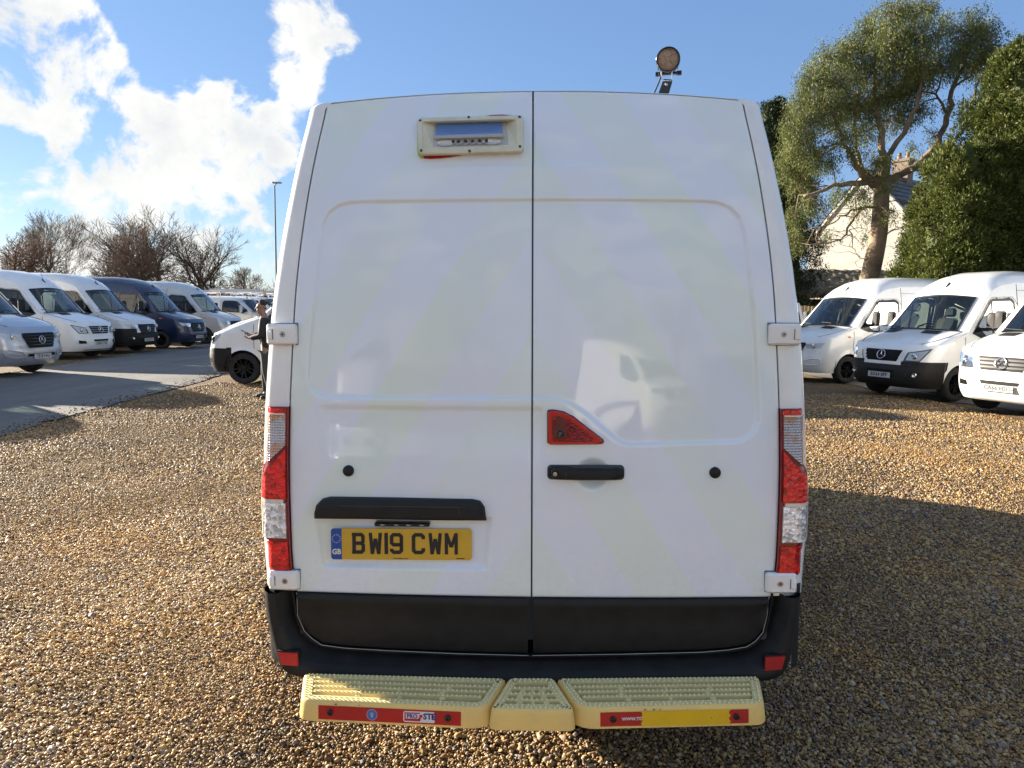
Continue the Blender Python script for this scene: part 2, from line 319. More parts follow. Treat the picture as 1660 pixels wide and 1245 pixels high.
def pebbles():
    m = principled('pebble_stone', (.3, .22, .13), .62); t = m.node_tree; b = t.nodes['Principled BSDF']
    oi = N(t, 'ShaderNodeObjectInfo').outputs['Random']
    c = ramp(t, oi, STONES, 'CONSTANT')
    co = N(t, 'ShaderNodeTexCoord').outputs['Object']
    n = N(t, 'ShaderNodeTexNoise', {'Vector': co, 'Scale': 1.6, 'Detail': 5, 'Roughness': .7}).outputs['Fac']
    c = mixc(t, 1.0, c, ramp(t, n, [(.3, (.62, .60, .60)), (.55, (1, 1, 1)), (.75, (1.25, 1.2, 1.1))]), 'MULTIPLY')
    geo = N(t, 'ShaderNodeNewGeometry').outputs['Position']
    big = N(t, 'ShaderNodeTexNoise', {'Vector': geo, 'Scale': .7, 'Detail': 6, 'Roughness': .7}).outputs['Fac']
    c = mixc(t, 1.0, c, ramp(t, big, [(.34, (.66, .66, .72)), (.5, (1, 1, 1)), (.66, (1.2, 1.08, .86))]), 'MULTIPLY')
    t.links.new(c, b.inputs['Base Color'])
    P = []
    def field(x0, x1, y0, y1, sp, keep):
        nx, ny = int((x1 - x0) / sp), int((y1 - y0) / sp)
        X, Y = np.meshgrid(np.arange(nx), np.arange(ny)); X = x0 + (X.ravel() + RNG.uniform(0, 1, X.size)) * sp; Y = y0 + (Y.ravel() + RNG.uniform(0, 1, Y.size)) * sp
        k = keep(X, Y); P.append((X[k], Y[k], sp))
    wedge = lambda X, Y: (np.abs(X + .03 * (Y + 2.5)) < .86 * (Y + 2.5) + .9)
    roadedge = lambda X, Y: (X > -7.05)
    field(-4, 4, -.75, 2.0, .0110, lambda X, Y: wedge(X, Y))
    field(-6, 6, 2.0, 4.2, .0150, lambda X, Y: wedge(X, Y) & ~((np.abs(X) < .9) & (Y > 2.5)))
    field(-8, 8, 4.2, 7.5, .023, lambda X, Y: wedge(X, Y) & roadedge(X, Y) & ~((np.abs(X) < 1.0) & (Y < 5.4)))
    field(-8, 9, 7.5, 13, .042, lambda X, Y: wedge(X, Y) & roadedge(X, Y) & (X < 8.2))
    field(-5, 5, -7.5, -.75, .05, lambda X, Y: np.abs(X) < 5)
    X = np.concatenate([p[0] for p in P]); Y = np.concatenate([p[1] for p in P]); n = len(X)
    S = RNG.lognormal(-.1, .34, n) * .0064 * np.concatenate([np.full(len(p[0]), (p[2] / .0110) ** .45) for p in P])
    S = S * (.93 + .22 * np.sin(X * 1.9 + 2 * np.sin(Y * 1.1)) * np.sin(Y * 1.7 - X * .6)); S = np.clip(S, .0035, .020)
    k = np.clip(1 - np.hypot(X, Y) / 30, 0, 1)
    Z = k * .016 * (np.sin(X * 1.7 + np.sin(Y * .9) * 1.4) * np.sin(Y * 1.3 + 1) + .6 * np.sin(X * 3.9 + Y * 1.1) * np.sin(Y * 3.1 - X)) - .012 + RNG.uniform(-.002, .013, n)
    me = bpy.data.meshes.new('gravel_pebbles'); me.vertices.add(n)
    me.vertices.foreach_set('co', np.stack([X, Y, Z], 1).astype(np.float32).ravel())
    a = me.attributes.new('psc', 'FLOAT_VECTOR', 'POINT'); sc = np.stack([S * RNG.uniform(.9, 1.5, n), S * RNG.uniform(.75, 1.1, n), S * RNG.uniform(.5, .95, n)], 1)
    a.data.foreach_set('vector', sc.astype(np.float32).ravel())
    a = me.attributes.new('prot', 'FLOAT_VECTOR', 'POINT'); rt = np.stack([RNG.normal(0, .45, n), RNG.normal(0, .45, n), RNG.uniform(0, 6.28, n)], 1)
    a.data.foreach_set('vector', rt.astype(np.float32).ravel())
    o = link(bpy.data.objects.new('gravel_pebbles', me)); me.materials.append(m); me.update()
    ng = bpy.data.node_groups.new('pebble_scatter', 'GeometryNodeTree')
    ng.interface.new_socket('Geometry', in_out='INPUT', socket_type='NodeSocketGeometry'); ng.interface.new_socket('Geometry', in_out='OUTPUT', socket_type='NodeSocketGeometry')
    gi = ng.nodes.new('NodeGroupInput'); go = ng.nodes.new('NodeGroupOutput'); L = ng.links.new
    join = ng.nodes.new('GeometryNodeGeometryToInstance')
    for i in range(6):
        ic = ng.nodes.new('GeometryNodeMeshIcoSphere'); ic.inputs['Radius'].default_value = 1; ic.inputs['Subdivisions'].default_value = 2
        nz = ng.nodes.new('ShaderNodeTexNoise'); nz.noise_dimensions = '4D'; nz.inputs['W'].default_value = i * 7.3; nz.inputs['Scale'].default_value = .8; nz.inputs['Detail'].default_value = 1
        sb = ng.nodes.new('ShaderNodeVectorMath'); sb.operation = 'SUBTRACT'; sb.inputs[1].default_value = (.5, .5, .5); L(nz.outputs['Color'], sb.inputs[0])
        sl = ng.nodes.new('ShaderNodeVectorMath'); sl.operation = 'SCALE'; sl.inputs['Scale'].default_value = 1.9; L(sb.outputs[0], sl.inputs[0])
        sp = ng.nodes.new('GeometryNodeSetPosition'); L(ic.outputs['Mesh'], sp.inputs['Geometry']); L(sl.outputs[0], sp.inputs['Offset'])
        sm = ng.nodes.new('GeometryNodeSetMaterial'); sm.inputs['Material'].default_value = m; L(sp.outputs[0], sm.inputs['Geometry'])
        ss = ng.nodes.new('GeometryNodeSetShadeSmooth'); ss.inputs['Shade Smooth'].default_value = i % 3 != 0; L(sm.outputs[0], ss.inputs[0])
        L(ss.outputs[0], join.inputs[0])
    ip = ng.nodes.new('GeometryNodeInstanceOnPoints'); ip.inputs['Pick Instance'].default_value = True
    m2p = ng.nodes.new('GeometryNodeMeshToPoints'); L(gi.outputs[0], m2p.inputs[0]); L(m2p.outputs[0], ip.inputs['Points']); L(join.outputs[0], ip.inputs['Instance'])
    for nm, sock in (('prot', 'Rotation'), ('psc', 'Scale')):
        at = ng.nodes.new('GeometryNodeInputNamedAttribute'); at.data_type = 'FLOAT_VECTOR'; at.inputs[0].default_value = nm
        L(at.outputs['Attribute'], ip.inputs[sock])
    L(ip.outputs[0], go.inputs[0])
    md = o.modifiers.new('scatter', 'NODES'); md.node_group = ng
    tag(o, 'loose golden brown gravel stones covering the parking ground', 'gravel', kind='stuff')
pebbles()

def asphalt():
    m = principled('asphalt', (.06, .06, .065), .8); t = m.node_tree; b = t.nodes['Principled BSDF']
    co = N(t, 'ShaderNodeTexCoord').outputs['Object']
    n1 = N(t, 'ShaderNodeTexNoise', {'Vector': co, 'Scale': 120, 'Detail': 3}).outputs['Fac']
    mp = N(t, 'ShaderNodeMapping', {0: co, 'Scale': (1.0, .22, 1)}, vector_type='POINT').outputs[0]
    n2 = N(t, 'ShaderNodeTexNoise', {'Vector': mp, 'Scale': 1.4, 'Detail': 8, 'Roughness': .7}).outputs['Fac']
    c = mixc(t, 1.0, ramp(t, n1, [(.3, (.095, .088, .080)), (.7, (.20, .185, .165))]), ramp(t, n2, [(.3, .7), (.7, 1.3)]), 'MULTIPLY')
    t.links.new(c, b.inputs['Base Color'])
    t.links.new(N(t, 'ShaderNodeBump', {'Height': n1, 'Strength': .6, 'Distance': .01}).outputs[0], b.inputs['Normal'])
    return m
M_asph = asphalt()
def wob(p0, p1, n, a, seed):
    r = random.Random(seed); return [(p0[0] + (p1[0] - p0[0]) * i / n + r.uniform(-a, a), p0[1] + (p1[1] - p0[1]) * i / n + r.uniform(-a, a)) for i in range(n + 1)]
near = wob((-6.3, -30), (-6.7, 6), 60, .06, 1) + wob((-7.0, 7.2), (-7.2, 10.5), 14, .05, 2) + wob((-7.35, 13), (-8.2, 17), 14, .05, 3) + wob((-8.4, 19), (-9, 42), 30, .05, 3)
far = wob((-14.2, 42), (-14.1, 24), 40, .06, 4) + wob((-13.9, 22), (-12.3, 12), 30, .06, 5) + wob((-12.1, 10), (-11.5, -30), 50, .06, 6)
slab_poly('road', near + far, .006, M_asph)
slab_poly('paving', wob((9.0, 2.0), (8.9, 10.5), 20, .06, 7) + wob((8.9, 11.3), (8.0, 12.4), 8, .05, 8) + wob((7.9, 13.0), (7.6, 30), 30, .05, 9) + [(26, 30), (26, 2)], .006, M_asph)
# loose stones along the edge of the road
V = []; F = []
for i in range(2600):
    y = random.uniform(2, 24); xe = interp(y, [(0, -6.65), (6, -6.7), (7.2, -7.0), (10.5, -7.2), (13, -7.35), (17, -8.2), (24, -8.5)])
    x = xe - abs(random.gauss(0, .22)) if i % 2 == 0 else interp(y, [(2, -11.9), (12, -12.3), (22, -13.9), (24, -14.1)]) + abs(random.gauss(0, .2))
    s = random.uniform(.008, .018); n = len(V); a = random.uniform(0, 6)
    V += [(x + s * math.cos(a + k * 1.57) * (1 if k % 2 else 1.4), y + s * math.sin(a + k * 1.57), .007) for k in range(4)] + [(x, y, .007 + s)]
    F += [(n + k, n + (k + 1) % 4, n + 4) for k in range(4)]
o = mesh('edge_gravel', V, F, M_gravel); tag(o, 'scattered stones spilled from the gravel onto the road edge', 'gravel', kind='stuff')

# ------------------------------------------------------------------ the near van (its own frame: rear face towards -Y, x = 0 is the door gap)
def lean(z):
    z = np.asarray(z, float); return .055 * (z - .5) + .24 * np.maximum(z - 1.75, 0) ** 2
def ysurf(x, z): return lean(z) + .035 * np.asarray(x, float) ** 2
def U(px, py, off=0.0):                              # point of the rear face behind a point of the photograph
    d = FWD + RGT * ((px - 830) / FPX) + UPV * ((622.5 - py) / FPX); y = .05
    for _ in range(12):
        p = VCAM + d * ((y + CAMD) / d.y); y = float(ysurf(p.x, p.z)) + off
    return (p.x, p.z)
def UL(pts, off=0.0): return [U(*p, off) for p in pts]
van = thing('white_panel_van', 'large white high-roof panel van seen square from behind with ghosted chevrons and yellow rear steps', 'van')
van.rotation_euler = (0, -ROLL, 0)
inL = UL([(527, 168.5), (502.4, 286.6), (486, 383), (475.3, 476), (473, 523), (466.5, 654), (465.5, 760), (469.4, 847), (472.5, 920), (478, 955), (483, 998)])
inR = UL([(1199, 163), (1226, 272), (1242, 378), (1254, 500), (1256, 540), (1260.5, 654), (1261.5, 760), (1260.6, 847), (1256.7, 928), (1250, 960), (1243, 1000)])
outL = UL([(499, 181), (490, 217), (472, 302), (460, 359), (448, 431), (439, 500), (435.5, 525), (427, 654), (424, 743), (424, 870), (430, 925), (432, 1000)], .05)
outR = UL([(1225, 177), (1249, 258), (1266.5, 343), (1279, 413.5), (1288, 484), (1291.5, 500), (1301, 654), (1303, 743), (1303, 870), (1297, 925), (1294, 1000)], .05)
def prof(A, B):
    zs = np.linspace(.45, 2.6, 120)
    a = np.interp(zs, [p[1] for p in A][::-1], [-p[0] for p in A][::-1]); b = np.interp(zs, [p[1] for p in B][::-1], [p[0] for p in B][::-1])
    w = (a + b) / 2; w = np.convolve(np.pad(w, 4, 'edge'), np.ones(9) / 9, 'valid'); return zs, w
zi, wi = prof(inL, inR); zo, wo = prof(outL, outR)
XI = lambda z: np.interp(z, zi, wi)
XO = lambda z: np.interp(z, zo, wo)
topp = UL([(527, 168.5), (600, 160), (690, 153), (780, 149.5), (860, 148), (950, 149.5), (1040, 153), (1130, 157.5), (1199, 163)])
ztc = topp[4][1]; zte = (topp[0][1] + topp[-1][1]) / 2; xte = float(XI(zte))
ZT = lambda x: zte + (ztc - zte) * (1 - np.minimum(np.abs(np.asarray(x, float)) / xte, 1) ** 2.2)
ZB = U(860, 968)[1]                                  # lower edge of the painted doors
def sd_poly(X, Z, poly):                             # signed distance to a polygon, negative inside
    P = np.array(poly, float); d = np.full(X.shape, 1e9); s = np.ones(X.shape, bool) ^ True
    for i in range(len(P)):
        a, b = P[i], P[(i + 1) % len(P)]; e = b - a; wx, wz = X - a[0], Z - a[1]
        t = np.clip((wx * e[0] + wz * e[1]) / max(e @ e, 1e-12), 0, 1)
        d = np.minimum(d, (wx - e[0] * t) ** 2 + (wz - e[1] * t) ** 2)
        c = ((a[1] > Z) != (b[1] > Z)) & (X < e[0] * (Z - a[1]) / (e[1] if abs(e[1]) > 1e-12 else 1e-12) + a[0]); s ^= c
    return np.sqrt(d) * np.where(s, -1, 1)
def sstep(a, b, x): t = np.clip((x - a) / (b - a), 0, 1); return t * t * (3 - 2 * t)
def rrect(x0, x1, z0, z1, r, n=6):
    out = []
    for cx, cz, a0 in ((x1 - r, z1 - r, 0), (x0 + r, z1 - r, 90), (x0 + r, z0 + r, 180), (x1 - r, z0 + r, 270)):
        out += [(cx + r * math.cos(rad(a0 + 90 * k / n)), cz + r * math.sin(rad(a0 + 90 * k / n))) for k in range(n + 1)]
    return out
panL = UL([(900, 323.7), (859, 323.7), (700, 325), (600, 326.5), (568, 328), (548, 333), (533, 344), (523, 362), (518, 390), (508, 500), (500, 600), (500, 618), (505, 632), (514, 640), (530, 643.5), (700, 645), (900, 645.7)])
panR = UL([(820, 323.7), (862, 323.7), (1000, 324), (1140, 325.5), (1165, 328), (1185, 337), (1199, 352), (1208, 378), (1222, 500), (1230, 660), (1229, 685), (1221, 702), (1207, 712), (1193, 716), (1100, 719), (1016, 720.5), (1000, 713), (980, 696), (954, 673.5), (927, 655), (905, 647), (890, 645.7), (820, 645.7)])
zr0 = U(860, 657)[1]; zr1 = U(860, 668)[1]; zr2 = U(860, 775)[1]; zu = U(860, 268)[1]
plr = UL([(512, 838), (795, 842), (786, 922), (524, 918)])
hc = U(961, 768); hr = (.066, .062)
def relief(X, Z, left):                              # outward offset of the pressed sheet
    D = np.zeros(X.shape)
    sd = sd_poly(X, Z, panL if left else panR)
    D -= .0100 * sstep(.0065, -.0065, sd) + .0035 * sstep(-.01, -.30, sd) * -1
    ax = np.abs(X)
    fade = sstep(.80, .745, ax) if left else sstep(.05, .03, ax)
    D -= .008 * fade * sstep(zr0, zr1, Z) * sstep(zr2 - .03, zr0 - .05, Z)
    D += .004 * sstep(.012, 0, np.abs(Z - zu) ) * 0
    f2 = sstep(.50, .12, ax); D += .0045 * f2 * (sstep(zu + .008, zu - .006, Z)) * sstep(zu - .10, zu - .01, Z)
    if left:
        s = sd_poly(X, Z, plr); D -= .012 * sstep(.010, -.014, s)
    else:
        q = np.hypot((X - hc[0]) / hr[0], (Z - hc[1]) / hr[1]); D -= .020 * sstep(1.02, .45, q)
    edge = np.minimum(ax - .003, XI(Z) - .002 - ax); edge = np.minimum(edge, np.minimum(Z - ZB, ZT(X) - Z))
    D -= .004 * (1 - np.clip(edge / .006, 0, 1)) ** 2
    D += .0005 * np.sin(X * 5.1 + Z * 2.2) * np.sin(Z * 4.3 + 1)
    return D
def ghost_paint():
    m = paint('ghosted_white_paint', (.83, .875, .915), dirt=.015); t = m.node_tree; b = t.nodes['Principled BSDF']
    co = N(t, 'ShaderNodeTexCoord').outputs['Object']; s = N(t, 'ShaderNodeSeparateXYZ', {0: co})
    base = b.inputs['Base Color'].links[0].from_socket
    k = mathn(t, 'ADD', mathn(t, 'ABSOLUTE', s.outputs[0], 0.0), mathn(t, 'MULTIPLY', s.outputs[2], .62))
    fr = mathn(t, 'FRACT', mathn(t, 'DIVIDE', mathn(t, 'ADD', k, .06), .43), 0.0)
    band = ramp(t, fr, [(.0, 0.0), (.02, 1.0), (.50, 1.0), (.53, 0.0)])
    nn = N(t, 'ShaderNodeTexNoise', {'Vector': co, 'Scale': 1.3, 'Detail': 4}).outputs['Fac']
    fac = mathn(t, 'MULTIPLY', band, ramp(t, nn, [(.35, .25), (.6, 1.0)]))
    c = mixc(t, fac, mixc(t, 1.0, base, (.965, .97, 1.0), 'MULTIPLY'), mixc(t, 1.0, base, (.945, .985, .865), 'MULTIPLY'))
    d = N(t, 'ShaderNodeTexNoise', {'Vector': co, 'Scale': 45.0, 'Detail': 5, 'Roughness': .75}).outputs['Fac']
    low = ramp(t, s.outputs[2], [(.55, 1.0), (.95, 0.0)])
    c = mixc(t, mathn(t, 'MULTIPLY', low, ramp(t, d, [(.48, 0.0), (.75, .20)])), c, (.35, .30, .24))
    t.links.new(c, b.inputs['Base Color'])
    return m
M_ghost = ghost_paint()
def door(left):
    s = -1 if left else 1; nx, nz = 170, 400
    u = np.linspace(0, 1, nx); v = np.linspace(0, 1, nz); Ug, Vg = np.meshgrid(u, v)
    X = .4 * np.ones_like(Ug); Z = 1.5 * np.ones_like(Ug)
    for _ in range(6):
        X = .003 + (XI(Z) - .0025 - .003) * Ug; Z = ZB + (ZT(X) - ZB) * Vg
    Y = ysurf(X, Z) - relief(X * s, Z, left)
    V = np.stack([X * s, Y, Z], -1).reshape(-1, 3); I = np.arange(nx * nz).reshape(nz, nx)
    F = np.stack([I[:-1, :-1], I[:-1, 1:], I[1:, 1:], I[1:, :-1]], -1).reshape(-1, 4)
    if left: F = F[:, ::-1]
    rim = np.concatenate([I[0, :], I[1:, -1], I[-1, -2::-1], I[-2:0:-1, 0]]); n0 = len(V)
    RV = V[rim] + np.array([0, .03, 0]); V = np.concatenate([V, RV]); k = len(rim)
    RF = np.array([[rim[i], n0 + i, n0 + (i + 1) % k, rim[(i + 1) % k]] for i in range(k)])
    if left: RF = RF[:, ::-1]
    o = fast_mesh('rear_door', V, np.concatenate([F, RF]), M_ghost, van, True); smooth_angle(o, 50)
    return o
door_l = door(True); door_l['label'] = 'left rear door with roof camera housing and yellow number plate'
door_r = door(False); door_r['label'] = 'right rear door with black handle and red camera lamp'

# body shell: arch-shaped rows from the door gap round the corner and forward
zs0_ = U(480, 957)[1]; zc_ = [zs0_ + i * (zte - .02 - zs0_) / 70 for i in range(71)]
I_, O_ = [], []
for z in zc_: I_.append((float(XI(z)) + .002, z)); O_.append((float(XO(z)), z))
ztop_o = U(505, 172)[1] + .01
O_[-1] = (O_[-1][0], O_[-1][1]); xo_t = float(XO(zte - .02))
for k in range(1, 7):
    a = k / 6 * math.pi / 2; r = .055
    O_.append((xo_t - r + r * math.cos(a), zte - .02 + r * math.sin(a) * .55)); I_.append((xte + .004 - .004 * k, zte - .02 + .024 * k / 6))
for k in range(1, 21):
    x = (xte - .02) * (1 - k / 20); I_.append((x, float(ZT(x)) + .001)); O_.append((x * (xo_t - .055) / (xte - .02), float(ZT(x)) + .005))
def full(pts): return [(-x, z) for x, z in pts] + [(x, z) for x, z in pts[::-1][1:]]
IA, OA = full(I_), full(O_)
ab = [(0, .014), (0, 0), (.25, .001), (.5, .004), (.7, .011), (.85, .024), (.95, .042), (1, .075)]
rows = []
for a, b in ab:
    rows.append([(i[0] + (o[0] - i[0]) * a, float(ysurf(i[0], i[1])) + b * (1 if abs(o[0] - i[0]) > .03 or b < .02 else .6), i[1] + (o[1] - i[1]) * a) for i, o in zip(IA, OA)])
for y, kx, zl, fl in ((.45, 1.004, 9, 0), (1.2, 1.012, 9, 0), (2.4, 1.012, 9, 0), (3.6, 1.01, 9, 0), (3.95, 1.0, 2.42, 0), (4.2, .99, 2.25, 0), (4.75, .97, 1.62, 0), (4.95, .96, 1.38, 0), (5.4, .92, 1.18, 0), (5.58, .80, .95, 0), (5.62, .70, .5, 0)):
    rows.append([(o[0] * kx, y, min(o[1], zl)) for o in OA])
MB().grid(rows).build('body_shell', M_white, van, True)
smooth_angle([c for c in van.children if c.name.startswith('body_shell')][0], 40)
mb = MB(); mb.box((0, 2.9, .62), (1.7, 5.2, .30)); mb.box((0, .30, .62), (1.6, .4, .24)); mb.build('chassis', M_under, van)
# the dark rubber seal plane behind the door gaps
mb = MB(); P = [(-float(XI(z)) - .0, z) for z in np.linspace(.5, zte, 40)] + [(x, float(ZT(x))) for x in np.linspace(-xte + .02, xte - .02, 20)] + [(float(XI(z)), z) for z in np.linspace(zte, .5, 40)]
cen = (0, 1.4); V = [(cen[0], float(ysurf(0, 1.4)) + .024, cen[1])] + [(x, float(ysurf(x, z)) + .024, z) for x, z in P]
mbg = []
zz = np.linspace(.5, zte, 50)
for z in zz:
    w = float(XI(z)) + .003; mbg.append([(w * k / 10, float(ysurf(w * k / 10, z)) + .022, z) for k in range(-10, 11)])
MB().grid(mbg).build('door_seal', M_seam, van)
mb = MB()
for s in (-1, 1):
    mb.box((s * .90, 4.3, 1.1), (.02, .02, .02))
for sx in (-1, 1):
    for y in (1.15, 4.55):
        w = thing('wheel', None, None, (sx * .86, y, .345)); w.parent = van
        t = MB().lathe([(.21, -.10), (.30, -.11), (.335, -.09), (.345, -.05), (.345, .05), (.335, .09), (.30, .11), (.21, .10)], 28, 'X').build('tyre', M_tyre, w, True)
        MB().lathe([(.0, .03 * sx), (.06, .05 * sx), (.17, .02 * sx), (.215, .09 * sx), (.215, -.09 * sx)], 24, 'X').build('rim', M_rim, w, True)
for s in (-1, 1):
    xs_ = float(XO(.85)) * 1.012
    MB().grid([[(s * (xs_ + o), y, z) for y in (1.65, 2.4, 3.2, 4.05)] for z, o in ((.74, -.01), (.745, .018), (.90, .018), (.91, -.01))]).build('side_moulding', M_black, van)
    MB().grid([[(s * (xs_ - o), y, z) for y in (.75, 1.6, 3.0, 4.1, 5.2)] for z, o in ((.66, .004), (.42, .04))]).build('sill', M_under, van)
    for y in (2.05, 4.0): MB().tube([(s * (float(XO(z)) * 1.0125), y, z) for z in np.linspace(.80, 2.3, 8)], .004, 4, False).build('panel_joint', M_seam, van)
ws = MB().grid([[(x * a, y, z) for x in (-.8, -.4, 0, .4, .8)] for y, z, a in ((4.30, 2.17, .86), (4.53, 1.92, .92), (4.76, 1.65, .98))]).build('windscreen', M_blackg, van)

# black trim along the foot of the doors
trL = UL([(482, 962), (483, 996), (494, 1021.7), (507, 1034), (522, 1044), (560, 1049), (627, 1053), (740, 1058), (857, 1061)])
trR = UL([(863, 1061), (1000, 1059), (1136, 1055.7), (1180, 1052), (1209.7, 1047), (1224, 1038), (1236, 1024), (1243, 996), (1246, 964)])
def trim(poly, left):
    xs = np.linspace(poly[0][0] + .003, poly[-1][0] - .003, 60); px = [p[0] for p in poly]; pz = [p[1] for p in poly]
    rows = []
    prof_ = [(0, 0), (0, .012), (.03, .017), (.12, .019), (.20, .012), (.55, .010), (.92, .012), (1, .006), (1, -.02)]
    for v, o in prof_:
        rows.append([(x, float(ysurf(x, ZB)) - o, (ZB - .004) + (float(np.interp(x, px, pz)) - ZB + .008) * v) for x in xs])
    ob = MB().grid(rows).build('lower_door_trim', M_black, van, True); smooth_angle(ob, 45)
    tb = MB(); pts = [(x, float(ysurf(x, z)) - .004, z - .002) for x, z in (([(poly[0][0] - .002, ZB)] + poly) if left else (poly + [(poly[-1][0] + .002, ZB)]))]
    tb.tube(pts, .0013, 5); tb.build('door_edge', M_bulk, van, True)
trim(trL, True); trim(trR, False)

# rear bumper: surface between the trim outline and its own outer outline
bi = UL([(476, 957), (479, 975), (481, 998), (491, 1024), (503, 1036), (519, 1047), (560, 1053), (627, 1057), (740, 1062), (860, 1065), (1000, 1063), (1136, 1059.7), (1180, 1056), (1212, 1051), (1227, 1040), (1239, 1025), (1246, 998), (1249, 975), (1251, 960)], -.0)
bo = UL([(421, 954), (421.5, 970), (422.5, 990), (431, 1035), (442, 1076), (448, 1088), (458, 1097), (490, 1104), (640, 1108), (860, 1112), (1060, 1110), (1238, 1108), (1262, 1104), (1275, 1098), (1283, 1086), (1288, 1070), (1298, 1013), (1302, 985), (1303, 960)], -.03)
def resample(P, n):
    P = np.array(P); d = np.r_[0, np.cumsum(np.hypot(*np.diff(P, axis=0).T))]; t = np.linspace(0, d[-1], n); return np.stack([np.interp(t, d, P[:, 0]), np.interp(t, d, P[:, 1])], 1)
kI = np.linspace(0, len(bi) - 1, 90); BI = np.stack([np.interp(kI, range(len(bi)), [p[k] for p in bi]) for k in (0, 1)], 1); BO = np.stack([np.interp(kI, range(len(bo)), [p[k] for p in bo]) for k in (0, 1)], 1)
def smooth1(A, n=5):
    for _ in range(2):
        A = np.stack([np.convolve(np.pad(A[:, k], n // 2, 'edge'), np.ones(n) / n, 'valid') for k in (0, 1)], 1)
    return A
BI, BO = smooth1(BI, 3), smooth1(BO, 5)
rows = []
for a, o in ((0, -.03), (0, -.002), (.04, -.002), (.10, -.020), (.20, -.028), (.38, .030), (.50, .052), (.68, .060), (.86, .052), (.95, .030), (1.0, -.01), (.98, -.10)):
    r = []
    for p, q in zip(BI, BO):
        x, z = p + (q - p) * a; cf = abs(x) > .80
        oo = o; yc = float(ysurf(x, .5)) - oo
        yc += .9 * max(0, abs(x) - .86) ** 1.6 * (1.0 if a > .3 else .2)
        r.append((x, yc, z))
    rows.append(r)
for y in (.25, .55): rows.append([(x * (1.01 if abs(x) > .8 else 1), y, z) for (x, _, z) in rows[-1]])
bump = MB().grid(rows).build('rear_bumper', M_black, van, True); smooth_angle(bump, 50)
# bumper flank running forward under the lamp
for s in (-1, 1):
    x0 = float(XO(.62)); mb = MB()
    rws = [[(s * (x0 - .02 + dx), y, z) for y, dx in ((.03, -.03), (.045, -.005), (.08, .012), (.16, .018), (.35, .018), (.7, .01))] for z in (.40, .45, .55, .66, .70, .715)]
    rws += [[(s * (x0 - .06), y, .72) for y, dx in ((.03, 0), (.045, 0), (.08, 0), (.16, 0), (.35, 0), (.7, 0))]]
    mb.grid(rws).build('bumper_end', M_black, van, True)
    smooth_angle(van.children[-1], 50)
M_refl = principled('red_reflector', (.42, .02, .025), .3, 0, .5)
for pts in ([(450, 1058), (481, 1060), (482.5, 1081.5), (456, 1079)], [(1242, 1067), (1273.5, 1064), (1268, 1086), (1241, 1089)]):
    P = UL(pts, -.06); cx = sum(p[0] for p in P) / 4; cz = sum(p[1] for p in P) / 4; yy = float(ysurf(cx, .5)) - .0585
    MB().prism([(cx + (x - cx) * 1.12, cz + (z - cz) * 1.15) for x, z in P], yy + .03, yy + .012 - .006).build('reflector_surround', M_black, van)
    MB().prism(P, yy + .02, yy - .001).build('reflector', M_refl, van)

# tail lamps
lampo = [(427, 657), (425, 700), (424.6, 746), (418, 758), (417, 804), (418.5, 868), (428.5, 880), (429.5, 922)]
def lampx(z, side):
    return np.interp(z, [p[1] for p in LO][::-1], [p[0] for p in LO][::-1])
LO = [(abs(x), z) for x, z in UL(lampo, .02)]
for i, (px, py) in enumerate([(1299, 659), (1301, 700), (1303, 750), (1308, 766), (1309, 810), (1306, 870), (1298, 884), (1296, 927)]):
    x, z = U(px, py, .02); LO[i] = ((LO[i][0] + x) / 2, (LO[i][1] + z) / 2)
LI = lambda z: XI(z) + .0005
ly = lambda a, x, z: float(ysurf(x, z)) - .016 + .055 * max(0, (a - .55) / .45) ** 2.2
def lens_patch(name, A, B, mat, par, side, lift=0.0, thick=.012, nr=14, nc=10):
    # A, B: lists of (a, z): a = 0 at the door gap, 1 at the outer edge
    def P(a, z, dy):
        x = float(LI(z)) + (float(lampx(z, side)) - float(LI(z))) * a; return (side * x, ly(a, x, z) - lift + dy, z)
    ts = np.linspace(0, 1, nr); ia = np.linspace(0, 1, len(A)); ib = np.linspace(0, 1, len(B)); G = []
    for t in ts:
        a0, z0 = np.interp(t, ia, [p[0] for p in A]), np.interp(t, ia, [p[1] for p in A]); a1, z1 = np.interp(t, ib, [p[0] for p in B]), np.interp(t, ib, [p[1] for p in B])
        G.append([(a0 + (a1 - a0) * k, z0 + (z1 - z0) * k) for k in np.linspace(0, 1, nc)])
    mb = MB(); mb.grid([[P(a, z, 0) for a, z in r] for r in G])
    rim = G[0] + [r[-1] for r in G[1:]] + G[-1][::-1][1:] + [r[0] for r in G[::-1]][1:-1]
    mb.grid([[P(a, z, 0) for a, z in rim + rim[:1]], [P(a, z, thick) for a, z in rim + rim[:1]]])
    o = mb.build(name, mat, par, True); smooth_angle(o, 40); return o
def reflector_mat(name, col, metal, scale, rough=.12, bs=.8, emis=None):
    m = principled(name, col, rough, metal, .4); t = m.node_tree; b = t.nodes['Principled BSDF']
    co = N(t, 'ShaderNodeTexCoord').outputs['Object']
    v = N(t, 'ShaderNodeTexVoronoi', {'Vector': co, 'Scale': scale, 'Randomness': .8})
    h = N(t, 'ShaderNodeTexNoise', {'Vector': co, 'Scale': scale * .8, 'Detail': 3, 'Distortion': 1.2}).outputs['Fac']
    t.links.new(N(t, 'ShaderNodeBump', {'Height': mathn(t, 'ADD', v.outputs['Distance'], h), 'Strength': bs, 'Distance': .02}).outputs[0], b.inputs['Normal'])
    c = ramp(t, N(t, 'ShaderNodeSeparateColor', {0: v.outputs['Color']}).outputs[0], [(.1, tuple(k * .55 for k in col)), (.5, col), (.9, tuple(min(1, k * 1.25) for k in col))])
    t.links.new(c, b.inputs['Base Color']); return m
M_lred = reflector_mat('red_lamp_lens', (.68, .010, .013), 0.0, 55, .10, .22)
